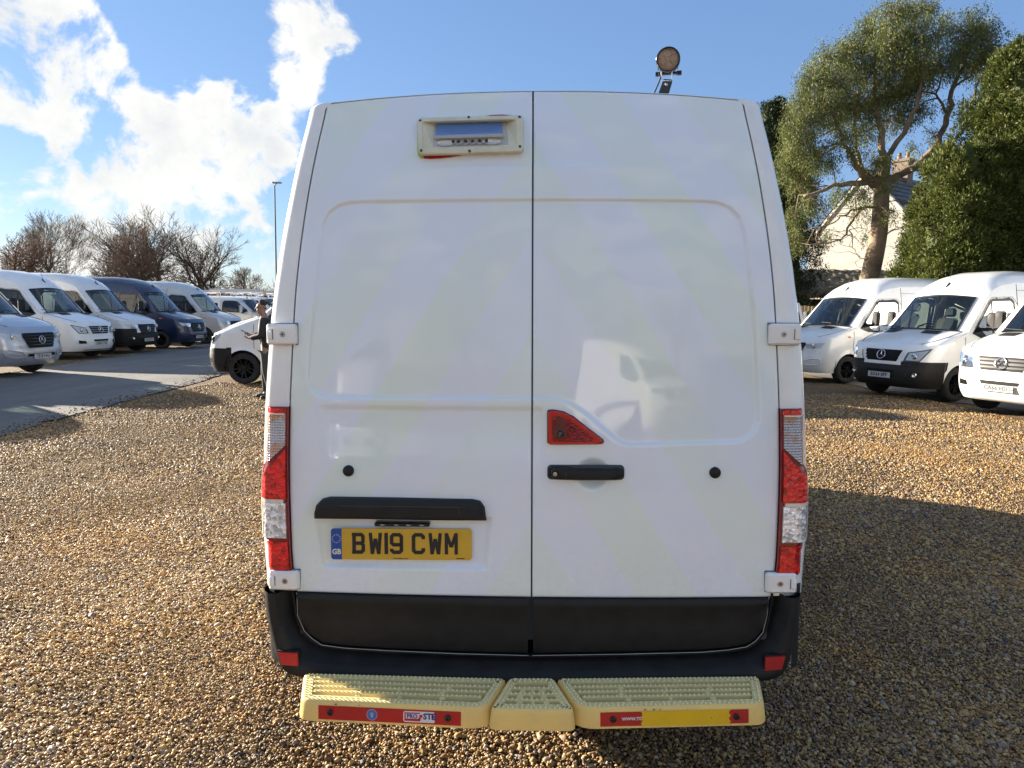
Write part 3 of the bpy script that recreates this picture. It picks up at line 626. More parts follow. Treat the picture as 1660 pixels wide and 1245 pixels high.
M_lclear = reflector_mat('clear_lamp_reflector', (.86, .86, .88), .35, 60, .10, .25)
def ribbed():
    m = principled('ribbed_clear_lens', (.84, .84, .86), .12, .3, .5); t = m.node_tree; b = t.nodes['Principled BSDF']
    co = N(t, 'ShaderNodeTexCoord').outputs['Object']
    w = N(t, 'ShaderNodeTexWave', {'Vector': co, 'Scale': 32.0, 'Distortion': 0.0}, wave_type='BANDS', bands_direction='Z').outputs['Fac']
    w2 = N(t, 'ShaderNodeTexWave', {'Vector': co, 'Scale': 32.0}, wave_type='BANDS', bands_direction='X').outputs['Fac']
    t.links.new(N(t, 'ShaderNodeBump', {'Height': mathn(t, 'ADD', w, w2), 'Strength': .7, 'Distance': .01}).outputs[0], b.inputs['Normal'])
    c = mixc(t, ramp(t, N(t, 'ShaderNodeTexNoise', {'Vector': co, 'Scale': 16.0}).outputs['Fac'], [(.50, 0.0), (.60, .8)]), (.78, .78, .80), (.85, .42, .18))
    c = mixc(t, ramp(t, w, [(.2, .35), (.6, 0.0)]), c, (.25, .25, .3)); t.links.new(c, b.inputs['Base Color'])
    return m
M_lrib = ribbed(); M_lpink = principled('pale_pink_lens', (.62, .40, .37), .15, 0, .6); M_lcream = principled('cream_lens_rim', (.75, .66, .55), .2, 0, .5)
zl = [U(425, y)[1] for y in (658, 669, 746, 757, 805, 812, 868, 878, 922)]
for side, nm in ((-1, 'left'), (1, 'right')):
    L = thing('tail_light', None, None, (0, 0, 0)); L.parent = van
    z0, z1, z2, z3, z4, z5, z6, z7, z8 = zl
    za = U(425, 720)[1]
    lens_patch('lamp_housing', [(0, z0), (0, z8)], [(1, z0), (1, z8)], principled('dark_red_housing', (.20, .006, .008), .2, 0, .6), L, side, 0, .10, 40, 12)
    lens_patch('red_cap_lens', [(.05, z0 - .006), (.05, z1)], [(.93, z0 - .006), (.93, z1)], M_lred, L, side, .004, nr=4)
    lens_patch('ribbed_lens', [(.08, z1 - .002), (.08, za), (.08, za)], [(.70, z1 - .002), (.74, z2 + .02), (.74, z3 - .005)] if 0 else [(.72, z1 - .002), (.74, za), (.76, z2 - .005)], M_lrib, L, side, .006, nr=12)
    lens_patch('outer_lens', [(.74, z1 - .002), (.78, z2 - .002)], [(1.0, z1 - .002), (1.0, z2 - .002)], M_lpink, L, side, .006, nr=8, nc=6)
    lens_patch('red_lens', [(.05, za - .006), (.05, (za + z4) / 2), (.05, z4)], [(.06, za - .012), (.86, z3 - .024), (.86, z4)], M_lred, L, side, .012, nr=24)
    lens_patch('clear_lens', [(.07, z5), (.07, z6)], [(.82, z5), (.82, z6)], M_lclear, L, side, .010, nr=10)
    lens_patch('lens_rim', [(.83, z5 + .008), (.83, z6 - .004)], [(.90, z5 + .008), (.90, z6 - .004)], M_lcream, L, side, .012, nr=10, nc=3)
    lens_patch('lens_rim', [(.12, z4 - .002), (.12, z5 + .001)], [(.90, z4 - .002), (.90, z5 + .001)], M_lcream, L, side, .011, nr=3)
    lens_patch('lens_rim', [(.10, z1 + .002), (.10, z1 - .003)], [(.95, z1 + .002), (.95, z1 - .003)], M_lcream, L, side, .011, nr=3)
    lens_patch('outer_lens', [(.90, z3 - .004), (.905, z6)], [(1.0, z3 - .002), (1.0, z6)], M_lpink, L, side, .004, nr=12, nc=5)
    lens_patch('red_foot_lens', [(.05, z7 + .008), (.05, z8 + .006)], [(.90, z7 + .004), (.90, z8 + .006)], M_lred, L, side, .006, nr=6)
    V0 = [(side * (float(lampx(z, side)) - .001), float(ysurf(.95, z)) + .040, z) for z in np.linspace(z0, z8, 24)]
    MB().grid([[(x + side * .0, y + d, z) for x, y, z in V0] for d in (0, .03, .11)]).build('side_lens', M_lpink, L, True)

# hinges
def hinge(p0, p1, side):
    (x0, z1), (x1, z0) = U(*p0, -.03), U(*p1, -.03); x0, x1 = min(x0, x1), max(x0, x1); cx = (x0 + x1) / 2; h = z1 - z0
    y = float(ysurf(cx, (z0 + z1) / 2)); o = thing('door_hinge', None, None); o.parent = van
    mb = MB(); mb.box((cx, y - .008, (z0 + z1) / 2), (x1 - x0, .040, h), .007); mb.build('hinge_plate', M_white, o)
    xs = (x0 + .014) if side < 0 else (x1 - .014)
    MB().box((xs, y - .030, (z0 + z1) / 2), (.020, .010, h * .5), .003).build('hinge_knuckle', M_white, o)
    MB().box((xs - side * .011, y - .0285, (z0 + z1) / 2), (.002, .002, h * .5)).build('hinge_gap', M_seam, o)
    MB().lathe([(.0105, -.0295), (.0105, -.0285), (.008, -.0290), (0, -.0290)], 16, 'Y', (cx + side * -.006, y, (z0 + z1) / 2)).build('hinge_bolt', M_steel, o)
    MB().lathe([(.0045, -.0300), (0, -.0300)], 6, 'Y', (cx + side * -.006, y, (z0 + z1) / 2)).build('bolt_socket', M_seam, o)
    e = x1 if side < 0 else x0
    MB().tube([(x0 if side < 0 else x1, y - .004, z1), (e, y - .004, z1 + .001), (e, y - .004, z0 - .001), (x0 if side < 0 else x1, y - .004, z0)], .0022, 5).build('hinge_seal', M_seam, o)
hinge((431, 525), (479, 559), -1); hinge((435, 926), (483, 959), -1); hinge((1249, 524.5), (1299, 559.5), 1); hinge((1244, 931), (1292, 963), 1)

# door stops, garnish, plate, plate lamp
for c in ((564, 764), (1160, 767)):
    x, z = U(*c, -.01); y = float(ysurf(x, z))
    MB().lathe([(.0205, .01), (.0205, -.006), (.017, -.013), (.010, -.0165), (0, -.0175)], 24, 'Y', (x, y - .0, z)).build('door_bung', M_black, van, True)
gp = UL([(510, 841), (510, 830), (513, 818), (520, 811), (532, 808), (640, 809.5), (765, 812), (778, 815), (785, 825), (788, 847), (700, 846), (600, 843)], -.03)
y0 = float(ysurf(-.45, 1.0))
top = [p for p in gp[1:9]]
gcx = sum(p[0] for p in gp) / len(gp); gcz = U(650, 826)[1]
def shrink(P, k, kz): return [(gcx + (x - gcx) * k, gcz + (z - gcz) * kz) for x, z in P]
mb = MB(); n = len(gp)
rw = [[(x, y0 + .012, z) for x, z in gp], [(x, y0 - .020, z) for x, z in shrink(gp, .998, .97)], [(x, y0 - .034, z) for x, z in shrink(gp, .985, .80)], [(x, y0 - .040, z - .004) for x, z in shrink(gp, .965, .45)]]
mb.grid([r + r[:1] for r in rw]); mb.add(rw[-1], [tuple(range(n))]); o = mb.build('plate_garnish', M_black, van, True); smooth_angle(o, 40)
a, b = U(550, 834, -.04), U(743, 822, -.04)
MB().tube([(a[0], y0 - .0405, b[1] - .0), (b[0], y0 - .0405, b[1] - .002), (b[0] + .003, y0 - .039, a[1])], .0012, 4).build('garnish_line', M_seam, van)
a, b = U(607, 846.5, -.015), U(696, 855, -.015)
pl = thing('plate_lamp', None, None); pl.parent = van
MB().box(((a[0] + b[0]) / 2, y0 + .000, (a[1] + b[1]) / 2), (b[0] - a[0], .035, .016), .004).build('lamp_body', M_blackg, pl)
for k in (.15, .4, .62, .86): MB().box((a[0] + (b[0] - a[0]) * k, y0 - .018, (a[1] + b[1]) / 2), (.018, .004, .006), .002).build('lamp_bulb', M_chrome, pl)
C4 = [Vector((*U(x, y, -.0), 0)) for x, y in ((538, 853.5), (767.5, 857), (766, 909), (535.5, 904.5))]
pc = sum(C4, Vector()) / 4; ux = (C4[1] - C4[0]).normalized()
ang = math.atan2(ux.y, ux.x)
def plframe(x, y, dy=0.0):    # plate millimetres -> van frame
    X = pc.x + (x * math.cos(ang) - y * math.sin(ang)) / 1000; Z = pc.y + (x * math.sin(ang) + y * math.cos(ang)) / 1000
    return (X, float(ysurf(pc.x, pc.y)) - .0035 + (Z - pc.y) * .055 - dy, Z)
np_ = thing('number_plate', None, None); np_.parent = van
rp = [(x * 1000, z * 1000) for x, z in rrect(-.26, .26, -.0575, .0575, .010, 4)]
M_yel = noisy('yellow_plate', (.66, .40, .035), (.60, .36, .04), 9, .32)
MB().prism(rp, 0, .003, lambda p, t: plframe(p[0], p[1], t)).build('plate_back', M_yel, np_)
bl = [(-220, -57.4), (-220, 57.4), (-250, 57.4), (-257, 55), (-259.8, 48), (-259.8, -48), (-257, -55), (-250, -57.4)]
MB().prism(bl, .0031, .0036, lambda p, t: plframe(p[0], p[1], t)).build('blue_band', principled('plate_blue', (.01, .07, .33), .3), np_)
mb = MB()
for ch, x0 in (('B', -183), ('W', -120), ('1', -80), ('9', -42), ('C', 39), ('W', 101), ('M', 160)):
    for q_, s in enumerate(GL[ch]):
        fr_ = lambda x, y, x0=x0, q_=q_: plframe(x0 + x, (y - 39.5) * 1.0 + 3, .0042 + .0001 * q_)
        if ch in 'WM': (a_, b_) = s; mb.add([fr_(a_[0] - 6.3, a_[1]), fr_(a_[0] + 6.3, a_[1]), fr_(b_[0] + 6.3, b_[1]), fr_(b_[0] - 6.3, b_[1])], [(0, 1, 2, 3)])
        else: stroke(mb, s, 13.5, fr_)
mb.build('plate_characters', M_ink, np_)
mb = MB(); Mw = principled('white_print', (.8, .8, .8), .4)
for k in range(12):
    cx, cy = -239.5 + 15 * math.cos(k * math.pi / 6), 20 + 15 * math.sin(k * math.pi / 6)
    mb.prism([(cx + (2.4 if j % 2 == 0 else 1.0) * math.sin(j * math.pi / 5), cy + (2.4 if j % 2 == 0 else 1.0) * math.cos(j * math.pi / 5)) for j in range(10)], .0037, .0041, lambda p, t: plframe(p[0], p[1], t))
mb.build('star_ring', principled('plate_stars', (.75, .75, .6), .4), np_)
text_obj('country_code', 'GB', 27, principled('plate_stars', (.75, .75, .6), .4), np_, lambda x, y: plframe(-239.5 + x, -29 + y, .0044), .9, .95)
text_obj('maker_print', 'LicencePlan.co.uk', 7.5, M_ink, np_, lambda x, y: plframe(-3 + x, -52.5 + y, .0040), .2)
MB().box((0, 0, 0), (30, .0004, 3)).map(lambda v: plframe(218 + v.x, -52 + v.z, .0038)).build('standard_mark', M_ink, np_)

# red camera lamp in the right door
cp = UL([(888, 668), (890, 665.5), (898, 665), (914, 668), (930, 676), (950, 692), (976, 712), (977.5, 716), (975, 719), (970, 720), (892, 721), (888, 718)], -.006)
ccx, ccz = U(915, 698, -.006); cy = float(ysurf(ccx, ccz)) - .0
cl = thing('camera_lamp', None, None); cl.parent = van
sh = lambda P, k: [(ccx + (x - ccx) * k, ccz + (z - ccz) * k) for x, z in P]
MB().prism(sh(cp, 1.035), cy + .02, cy - .003).build('lamp_gasket', M_seam, cl)
rw = [[(x, cy - .003, z) for x, z in cp], [(x, cy - .013, z) for x, z in sh(cp, .985)], [(x, cy - .016, z) for x, z in sh(cp, .93)]]
mb = MB().grid([r + r[:1] for r in rw]); mb.add(rw[-1], [tuple(range(len(cp)))]); smooth_angle(mb.build('red_cover', M_redglass, cl, True), 40)
M_dred = principled('deep_red_inner', (.10, .004, .010), .25, 0, .5)
MB().prism(sh(cp, .76), cy - .0155, cy - .0172).build('inner_lens', reflector_mat('red_inner_lens', (.34, .006, .010), 0, 120, .15, .6), cl)
ip = UL([(897, 710), (900, 688), (903, 678), (908, 675), (914, 678), (918, 690), (921, 710)], -.02)
MB().prism(ip, cy - .017, cy - .0195).build('camera_pod', M_dred, cl)
x, z = U(908.5, 703, -.02)
MB().lathe([(.013, 0), (.013, -.003), (.010, -.005), (.0, -.004)], 18, 'Y', (x, cy - .0195, z)).build('camera_ring', M_blackg, cl)
MB().lathe([(.007, -.0042), (.005, -.008), (0, -.009)], 14, 'Y', (x, cy - .0195, z)).build('camera_glass', principled('camera_glass', (.05, .07, .06), .05, .3, 1), cl, True)
x, z = U(927, 697, -.02)
MB().lathe([(.009, 0), (.008, -.003), (0, -.003)], 14, 'Y', (x, cy - .0175, z)).build('lamp_bulb', M_dred, cl)

# door handle
hx0, hz1 = U(889, 757.5, -.03); hx1, hz0 = U(1012, 779.5, -.03); hy = float(ysurf(.25, hz0)); hz = (hz0 + hz1) / 2
hh = thing('door_handle', None, None); hh.parent = van
MB().prism(rrect(hx0 - .003, hx1 + .003, hz0 - .003, hz1 + .003, .014, 5), hy + .004, hy - .0025).build('handle_gasket', M_seam, hh)
mb = MB(); sec = []
for i in range(25):
    t = i / 24; x = hx0 + (hx1 - hx0) * t; e = min(1, math.sin(math.pi * max(.02, min(.98, t))) * 5) ** .5
    hgt = (hz1 - hz0) * (.96 if t < .24 else .96 - .16 * min(1, (t - .24) / .1) + (.14 * max(0, (t - .85) / .15))); dep = .018 + .020 * math.sin(math.pi * t) ** .6
    zc = hz0 + hgt / 2
    sec.append([(x, hy - dep * e * c[0], zc + hgt / 2 * c[1] * e) for c in ((0, 1), (.7, .97), (.95, .75), (1, .3), (1, -.3), (.95, -.75), (.7, -.97), (0, -1))])
mb.grid(sec); smooth_angle(mb.build('handle_grip', M_black, hh, True), 50)
MB().box((hx0 + .062, hy - .028, hz), (.0015, .016, (hz1 - hz0) * .86)).build('handle_joint', M_seam, hh)
MB().lathe([(.0175, -.020), (.0175, -.033), (.014, -.034), (.012, -.030), (0, -.030)], 20, 'Y', (hx0 + .026, hy, hz)).build('lock_surround', M_blackg, hh, True)
MB().lathe([(.008, -.030), (.008, -.0345), (0, -.035)], 16, 'Y', (hx0 + .024, hy, hz)).build('lock_barrel', principled('lock_metal', (.45, .40, .33), .35, .8), hh)

# rear-facing scene lamp on the left door
qc = [Vector((*U(x, y, -.02), 0)) for x, y in ((676.5, 192), (848.5, 187.5), (849.8, 247), (679, 252))]
sc0 = sum(qc, Vector()) / 4; yS = float(ysurf(sc0.x, sc0.y)); slope = float(lean(sc0.y + .05) - lean(sc0.y - .05)) / .1
lifted = [False]
def SP(u, v, d=0.0):         # u, v in 0..1 across the lamp (v up), d towards the viewer
    p = qc[3] * (1 - u) * (1 - v) + qc[2] * u * (1 - v) + qc[0] * (1 - u) * v + qc[1] * u * v
    return (p.x, yS + (p.y - sc0.y) * slope + .035 * (p.x ** 2 - sc0.x ** 2) - d - (.021 if lifted[0] else 0), p.y)
sl = thing('scene_lamp', None, None); sl.parent = van
M_cream = noisy('aged_cream_plastic', (.72, .70, .55), (.60, .58, .43), 12, .42, .1, 60)
M_redtape = noisy('red_tape', (.42, .006, .016), (.34, .008, .018), 20, .4)
M_lime = principled('lime_vinyl', (.45, .55, .04), .45)
def fp(P, d0, d1, nm, mat): return MB().prism(P, d0, d1, lambda p, t: SP(p[0], p[1], t)).build(nm, mat, sl)
fp([(.58, .98), (.62, 1.04), (.70, 1.075), (.80, 1.08), (.90, 1.05), (.955, .98)], -.002, .003, 'red_patch', M_redtape)
fp([(.035, .03), (.04, -.05), (.10, -.07), (.2, -.065), (.32, -.035), (.45, .02)], -.002, .003, 'red_patch', M_redtape)
fp([(.03, .72), (-.010, .70), (-.018, .2), (-.015, .03), (.01, -.05), (.05, -.02), (.05, .3)], -.002, .0025, 'lime_patch', M_lime)
lifted[0] = True
outer = rrect(0, 1, 0, 1, .055, 4); outer = [(x, z if 0 else (z if abs(z - .5) < .5 else z)) for x, z in outer]
def rr(x0, x1, z0, z1, rx, rz, n=4):
    o = []
    for cx, cz, a0 in ((x1 - rx, z1 - rz, 0), (x0 + rx, z1 - rz, 90), (x0 + rx, z0 + rz, 180), (x1 - rx, z0 + rz, 270)):
        o += [(cx + rx * math.cos(rad(a0 + 90 * k / n)), cz + rz * math.sin(rad(a0 + 90 * k / n))) for k in range(n + 1)]
    return o
R = [(rr(0, 1, 0, 1, .04, .12), -.022), (rr(0, 1, 0, 1, .04, .12), .006), (rr(.006, .994, .015, .985, .04, .12), .0125), (rr(.03, .955, .09, .93, .04, .1), .0175), (rr(.045, .935, .14, .88, .03, .06), .0175), (rr(.055, .925, .16, .86, .03, .06), .012)]
mb = MB().grid([[SP(x, z, d) for x, z in (P + P[:1])] for P, d in R]); smooth_angle(mb.build('bezel', M_cream, sl, True), 30)
# hopper: sloping sides down to the lamp unit
mid = [SP(.055, .16, .012), SP(.925, .16, .012), SP(.925, .86, .012), SP(.055, .86, .012)]
ins = [SP(.14, .19, .010), SP(.855, .19, .010), SP(.84, .86, -.018), SP(.16, .86, -.018)]
M_grey = noisy('grey_plastic', (.52, .50, .46), (.44, .42, .38), 10, .45)
MB().add(mid + ins, [(0, 1, 5, 4), (1, 2, 6, 5), (2, 3, 7, 6), (3, 0, 4, 7)]).build('hopper', M_cream, sl)
MB().add([SP(.14, .19, .010), SP(.855, .19, .010), SP(.84, .88, -.018), SP(.16, .88, -.018)], [(0, 1, 2, 3)]).build('lamp_face', M_grey, sl)
M_blue = noisy('striped_blue_lens', (.16, .30, .62), (.20, .36, .66), 8, .15, coat=.5)
for k in range(8):
    z0, z1 = .50 + k * .047, .50 + k * .047 + .040
    q = lambda z: .0145 - (z - .19) * .040
    MB().add([SP(.17, z0, q(z0) + .002), SP(.80, z0, q(z0) + .002), SP(.80, z1, q(z1) + .001), SP(.17, z1, q(z1) + .001), SP(.17, z1 + .006, q(z1) - .003), SP(.80, z1 + .006, q(z1) - .003)], [(0, 1, 2, 3), (3, 2, 5, 4)]).build('lens_strip', M_blue, sl)
MB().add([SP(.16, .41, .0165), SP(.81, .41, .0165), SP(.81, .49, .0145), SP(.16, .49, .0145), SP(.16, .37, .0065), SP(.81, .37, .0065)], [(0, 1, 2, 3), (4, 5, 1, 0)]).build('ledge', M_bulk, sl)
M_sil = principled('silvered_bowl', (.62, .58, .55), .25, .5)
def bowl(u, v, ru, rv, nm, dp=.012):
    rows = [[SP(u + ru * k * math.cos(t), v + rv * k * math.sin(t), .0105 - (v - .19) * .02 + .002 - dp * (1 - k * k) * 0 + (.003 if k == 1 else -.004 * (1 - k))) for t in np.linspace(0, 2 * math.pi, 19)] for k in (1, .8, .5, .02)]
    MB().grid(rows).build(nm, M_sil, sl, True)
bowl(.265, .285, .085, .085, 'side_reflector'); bowl(.70, .285, .085, .085, 'side_reflector')
for u in (.385, .452, .518, .585): bowl(u, .29, .032, .08, 'led_reflector')
for u in (.385, .452, .518, .585, .335, .65):
    c = Vector(SP(u, .32, .0135)); MB().lathe([(.0058, 0), (.004, -.003), (0, -.0035)], 10, 'Y', c).build('led', M_blackg, sl)
for u, v in ((.035, .90), (.49, .955), (.965, .93), (.032, .10), (.487, .05), (.962, .13)):
    c = Vector(SP(u, v, .016)); MB().lathe([(.0055, .002), (.005, -.002), (0, -.003)], 10, 'Y', c).build('screw', principled('dark_screw', (.08, .08, .08), .3, .8), sl)

# work lamp on the roof edge
wl = thing('work_lamp', None, None); wl.parent = van
yw = .34
def W(px, py, y=yw):
    d = FWD + RGT * ((px - 830) / FPX) + UPV * ((622.5 - py) / FPX); return VCAM + d * ((y + CAMD) / d.y)
c = W(1083, 97); rl = (W(1102.5, 97) - c).length
tilt = Matrix.Rotation(rad(-10), 3, 'Z') @ Matrix.Rotation(rad(10), 3, 'X')
def LM(mb): return mb.map(lambda v: c + tilt @ v)
LM(MB().lathe([(rl * .84, -.012), (rl * .86, -.020), (rl * .97, -.018), (rl, -.010), (rl, .02), (rl * .9, .045), (rl * .55, .06), (0, .06)], 32, 'Y')).build('lamp_housing', M_blackg, wl, True)
for k in range(9): LM(MB().box((rl * (-.8 + .2 * k), .04, 0), (.004, .05, 2 * rl * math.sqrt(max(.05, 1 - (-.8 + .2 * k) ** 2)) * .98))).build('cooling_fin', M_black, wl)
LM(MB().lathe([(rl * .86, -.008), (0, -.008)], 28, 'Y')).build('lamp_reflector', principled('brown_reflector', (.44, .29, .20), .45, .0), wl)
for k in range(4):
    a = k * math.pi / 2 + .15; LM(MB().lathe([(rl * .31, -.0085), (rl * .22, .001), (rl * .08, .004), (0, .004)][::1], 18, 'Y', (rl * .47 * math.cos(a), -.001, rl * .47 * math.sin(a)))).build('led_bowl', principled('led_bowl', (.20, .14, .10), .35, .2), wl, True)
LM(MB().lathe([(rl * .86, -.012), (0, -.014)], 28, 'Y')).build('lamp_glass', M_lampglass, wl, True)
LM(MB().box((0, .02, -rl * 1.02), (rl * 1.7, .022, rl * .24), .004)).build('pivot_bar', M_blackg, wl)
for s in (-1, 1): LM(MB().lathe([(0, -.006), (rl * .2, -.006), (rl * .2, .012), (0, .012)], 10, 'X', (s * rl * .88, .02, -rl * 1.02))).build('pivot_bolt', M_blackg, wl)
fr = [W(1072, 123), W(1092, 122), W(1091, 134), W(1074, 134)]
MB().tube([W(1072, 116), W(1073, 131), W(1090, 131), W(1089, 116)], .0035, 6).build('bracket_wire', M_chrome, wl)
mb = MB(); q = [W(1076, 128), W(1091, 129), W(1082, 160), W(1065, 158)]; q2 = [v + Vector((0, .012, 0)) for v in q]
mb.add(q + q2, [(0, 1, 2, 3), (7, 6, 5, 4), (0, 4, 5, 1), (1, 5, 6, 2), (2, 6, 7, 3), (3, 7, 4, 0)]); mb.build('bracket', M_blackg, wl)
b_ = W(1080, 137); MB().lathe([(.007, .002), (.006, -.006), (0, -.008)], 12, 'Y', b_).build('bracket_bolt', M_steel, wl, True)
MB().tube([W(1073, 120), W(1068, 134), W(1061, 150), W(1058, 160)], .0028, 6).build('lamp_cable', M_black, wl)

# yellow rear steps
M_step = noisy('yellow_step_plastic', (.84, .59, .18), (.76, .53, .18), 7, .55, .15, 80)
M_stepp = noisy('pale_step_tread', (.80, .66, .30), (.70, .58, .28), 18, .6, .1, 90)
M_stepfloor = noisy('step_floor', (.50, .44, .22), (.36, .32, .18), 10, .7)
def ZP(px, py, z):
    d = FWD + RGT * ((px - 830) / FPX) + UPV * ((622.5 - py) / FPX); t = (z - CAMH) / d.z; p = VCAM + d * t; return Vector((p.x, p.y))
ZS = .415
def roundpoly(P, r, n=5):
    out = []; k = len(P)
    for i in range(k):
        a, b, c = Vector(P[i - 1]), Vector(P[i]), Vector(P[(i + 1) % k]); rr_ = r[i] if isinstance(r, (list, tuple)) else r
        p, q = b + (a - b).normalized() * rr_, b + (c - b).normalized() * rr_
        for j in range(n + 1):
            t = j / n; out.append(p * (1 - t) ** 2 + b * 2 * t * (1 - t) + q * t * t)
    return out
def inset(P, d):
    out = []; n = len(P)
    for i in range(n):
        a, b, c = P[i - 1], P[i], P[(i + 1) % n]; e1 = (b - a); e2 = (c - b)
        if e1.length < 1e-6: e1 = e2
        if e2.length < 1e-6: e2 = e1
        n1 = Vector((-e1.y, e1.x)).normalized(); n2 = Vector((-e2.y, e2.x)).normalized(); m_ = (n1 + n2); m_ = m_.normalized() if m_.length > 1e-6 else n1
        out.append(b + m_ * d / max(.5, m_.dot(n1)))
    return out
def step(corners, radii, label, slats):
    st = thing('rear_step', None, None); st.parent = van; st['label'] = label
    C = [ZP(px, py, ZS) for px, py in corners]                   # back-left, front-left, front-right, back-right (counter-clockwise from above)
    P = roundpoly(C, radii)
    Lr = lambda Q, z: [(p.x, p.y, z) for p in Q + Q[:1]]
    out0, out1 = inset(P, -.010), inset(P, .000)
    mb = MB().grid([Lr(out0, ZS - .068), Lr(out0, ZS - .062), Lr(inset(P, -.004), ZS - .014), Lr(inset(P, -.001), ZS - .004), Lr(inset(P, .004), ZS)])
    smooth_angle(mb.build('step_body', M_step, st, True), 40)
    I0, I1 = inset(P, .004), inset(roundpoly(C, .012), .034)
    I1 = inset(roundpoly([c_ for c_ in C], [max(.012, q * .7) for q in (radii if isinstance(radii, (list, tuple)) else [radii] * 4)]), .032)
    mb = MB().grid([Lr(I0, ZS), Lr(I1, ZS), Lr(I1, ZS - .026)]); smooth_angle(mb.build('tread_rim', M_stepp, st, True), 30)
    mb = MB(); mb.add([(p.x, p.y, ZS - .026) for p in I1], [tuple(range(len(I1)))]); mb.build('step_floor', M_stepfloor, st)
    D = [sum((I1[i * 6 + j] for j in (2, 3)), Vector((0, 0))) / 2 for i in range(4)]   # inner corners
    BL, FL, FR, BR = D
    sp = []
    for k in range(1, slats + 1):
        t = k / (slats + 1)
        a, b = BL.lerp(FL, t), BR.lerp(FR, t); a, b = a.lerp(b, .012), b.lerp(a, .012)
        n_ = (b - a).normalized(); w = Vector((-n_.y, n_.x)) * .0065
        V = [(a - w), (b - w), (b + w), (a + w)]
        MB().add([(v.x, v.y, ZS - .026) for v in V] + [(v.x, v.y, ZS - .001) for v in V], [(4, 5, 6, 7), (0, 1, 5, 4), (2, 3, 7, 6), (1, 2, 6, 5), (3, 0, 4, 7)]).build('slat', M_stepp, st)
        m_ = int((b - a).length / .0155)
        sp += [a.lerp(b, (j + .5) / m_) for j in range(m_)]
        for j in range(1, 4):
            q = a.lerp(b, j / 4 + .02 * (k % 2)); MB().box((q.x, q.y - .010, ZS - .014), (.022 if j % 2 else .012, .018, .020), .004).build('cross_web', M_stepp, st)
    for d_ in (.010, .024):
        Q = inset(P, d_); per = 0
        for i in range(len(Q)):
            a, b = Q[i], Q[(i + 1) % len(Q)]; l = (b - a).length
            while per < l: sp.append(a.lerp(b, per / l)); per += .0155 if d_ < .02 else .019
            per -= l
    V = []; F = []
    for q in sp:
        n = len(V); r = .0034; V += [(q.x + r * math.cos(t), q.y + r * math.sin(t), ZS - .001) for t in (0, 1.26, 2.51, 3.77, 5.03)] + [(q.x + r * .6 * math.cos(t), q.y + r * .6 * math.sin(t), ZS + .0042) for t in (0, 1.26, 2.51, 3.77, 5.03)]
        F += [(n + k, n + (k + 1) % 5, n + 5 + (k + 1) % 5, n + 5 + k) for k in range(5)] + [(n + 5, n + 6, n + 7, n + 8, n + 9)]
    o = mesh('grip_studs', V, F, principled('stud_plastic', (.86, .78, .46), .5), st); o['kind'] = 'stuff'
    return st, C
st1, C1 = step([(494, 1091), (489, 1134), (789, 1148), (820, 1099.5)], [.02, .03, .06, .02], 'left yellow step with red tape and a cropped maker mark', 3)
st2, C2 = step([(826, 1099), (795, 1149), (931, 1151), (897, 1099)], [.018, .025, .025, .018], 'small tapered yellow centre step', 3)
st3, C3 = step([(903, 1099.5), (938, 1148), (1238, 1141), (1229, 1096)], [.02, .06, .03, .02], 'right yellow step with red tape partly covered by a yellow strip', 3)
def front_frame(C, radii):      # s along the front face in metres from its left end, h up from its foot
    a, b = C[1], C[2]; t = (b - a).normalized(); nn = Vector((t.y, -t.x))
    def f(s, h, d=0.0):
        k = h / .068; p = a + t * s + nn * (.010 - .0068 * k + .0005 + d); return (p.x, p.y, ZS - .068 + h)
    return f, (b - a).length
M_rt = noisy('step_red_tape', (.46, .012, .014), (.38, .012, .014), 14, .38)
M_yt = noisy('yellow_tape', (.78, .48, .01), (.72, .44, .012), 20, .4)
def facequad(f, s0, s1, h0, h1, d, nm, mat, par, poly=None):
    P = poly or [(s0, h0), (s1, h0), (s1, h1), (s0, h1)]
    return MB().prism(P, d - .0006, d, lambda p, t: f(p[0], p[1], t)).build(nm, mat, par)
f1, l1 = front_frame(C1, 0); s0, s1 = l1 * .095, l1 * .865; LT = s1 - s0
M_bolt = principled('black_bolt', (.012, .012, .012), .4)
def bolt(f, s, h, par):
    c = Vector(f(s, h, .001)); MB().lathe([(.0105, 0), (.0105, -.004), (.008, -.0065), (.004, -.0065), (.0035, -.004), (0, -.004)], 16, 'Y', c).build('step_bolt', M_bolt, par)
facequad(f1, s0, s1, .008, .054, .0008, 'red_tape', M_rt, st1)
bolt(f1, s0 + LT * .085, .032, st1); bolt(f1, s0 + LT * .91, .032, st1)
cs, ch = s0 + LT * .38, .031
def disc(f, cs, ch, r, d, nm, mat, par, n=20): facequad(f, 0, 0, 0, 0, d, nm, mat, par, [(cs + r * math.cos(2 * math.pi * k / n), ch + r * math.sin(2 * math.pi * k / n)) for k in range(n)])
M_eb = principled('emblem_blue', (.05, .14, .42), .4); M_ep = principled('emblem_grey', (.42, .36, .42), .4)
disc(f1, cs, ch, .0185, .0014, 'emblem_rim', M_ep, st1); disc(f1, cs, ch, .0165, .0019, 'emblem', M_eb, st1)
facequad(f1, 0, 0, 0, 0, .0024, 'emblem_figure', M_ep, st1, [(cs - .010, ch + .008), (cs - .004, ch + .002), (cs - .003, ch - .012), (cs, ch - .004), (cs + .003, ch - .012), (cs + .004, ch + .002), (cs + .010, ch + .008), (cs + .002, ch + .004), (cs, ch + .012), (cs - .002, ch + .004)])
b0, b1 = s0 + LT * .60, s0 + LT * .82; Mpw = principled('sticker_white', (.70, .68, .70), .45)
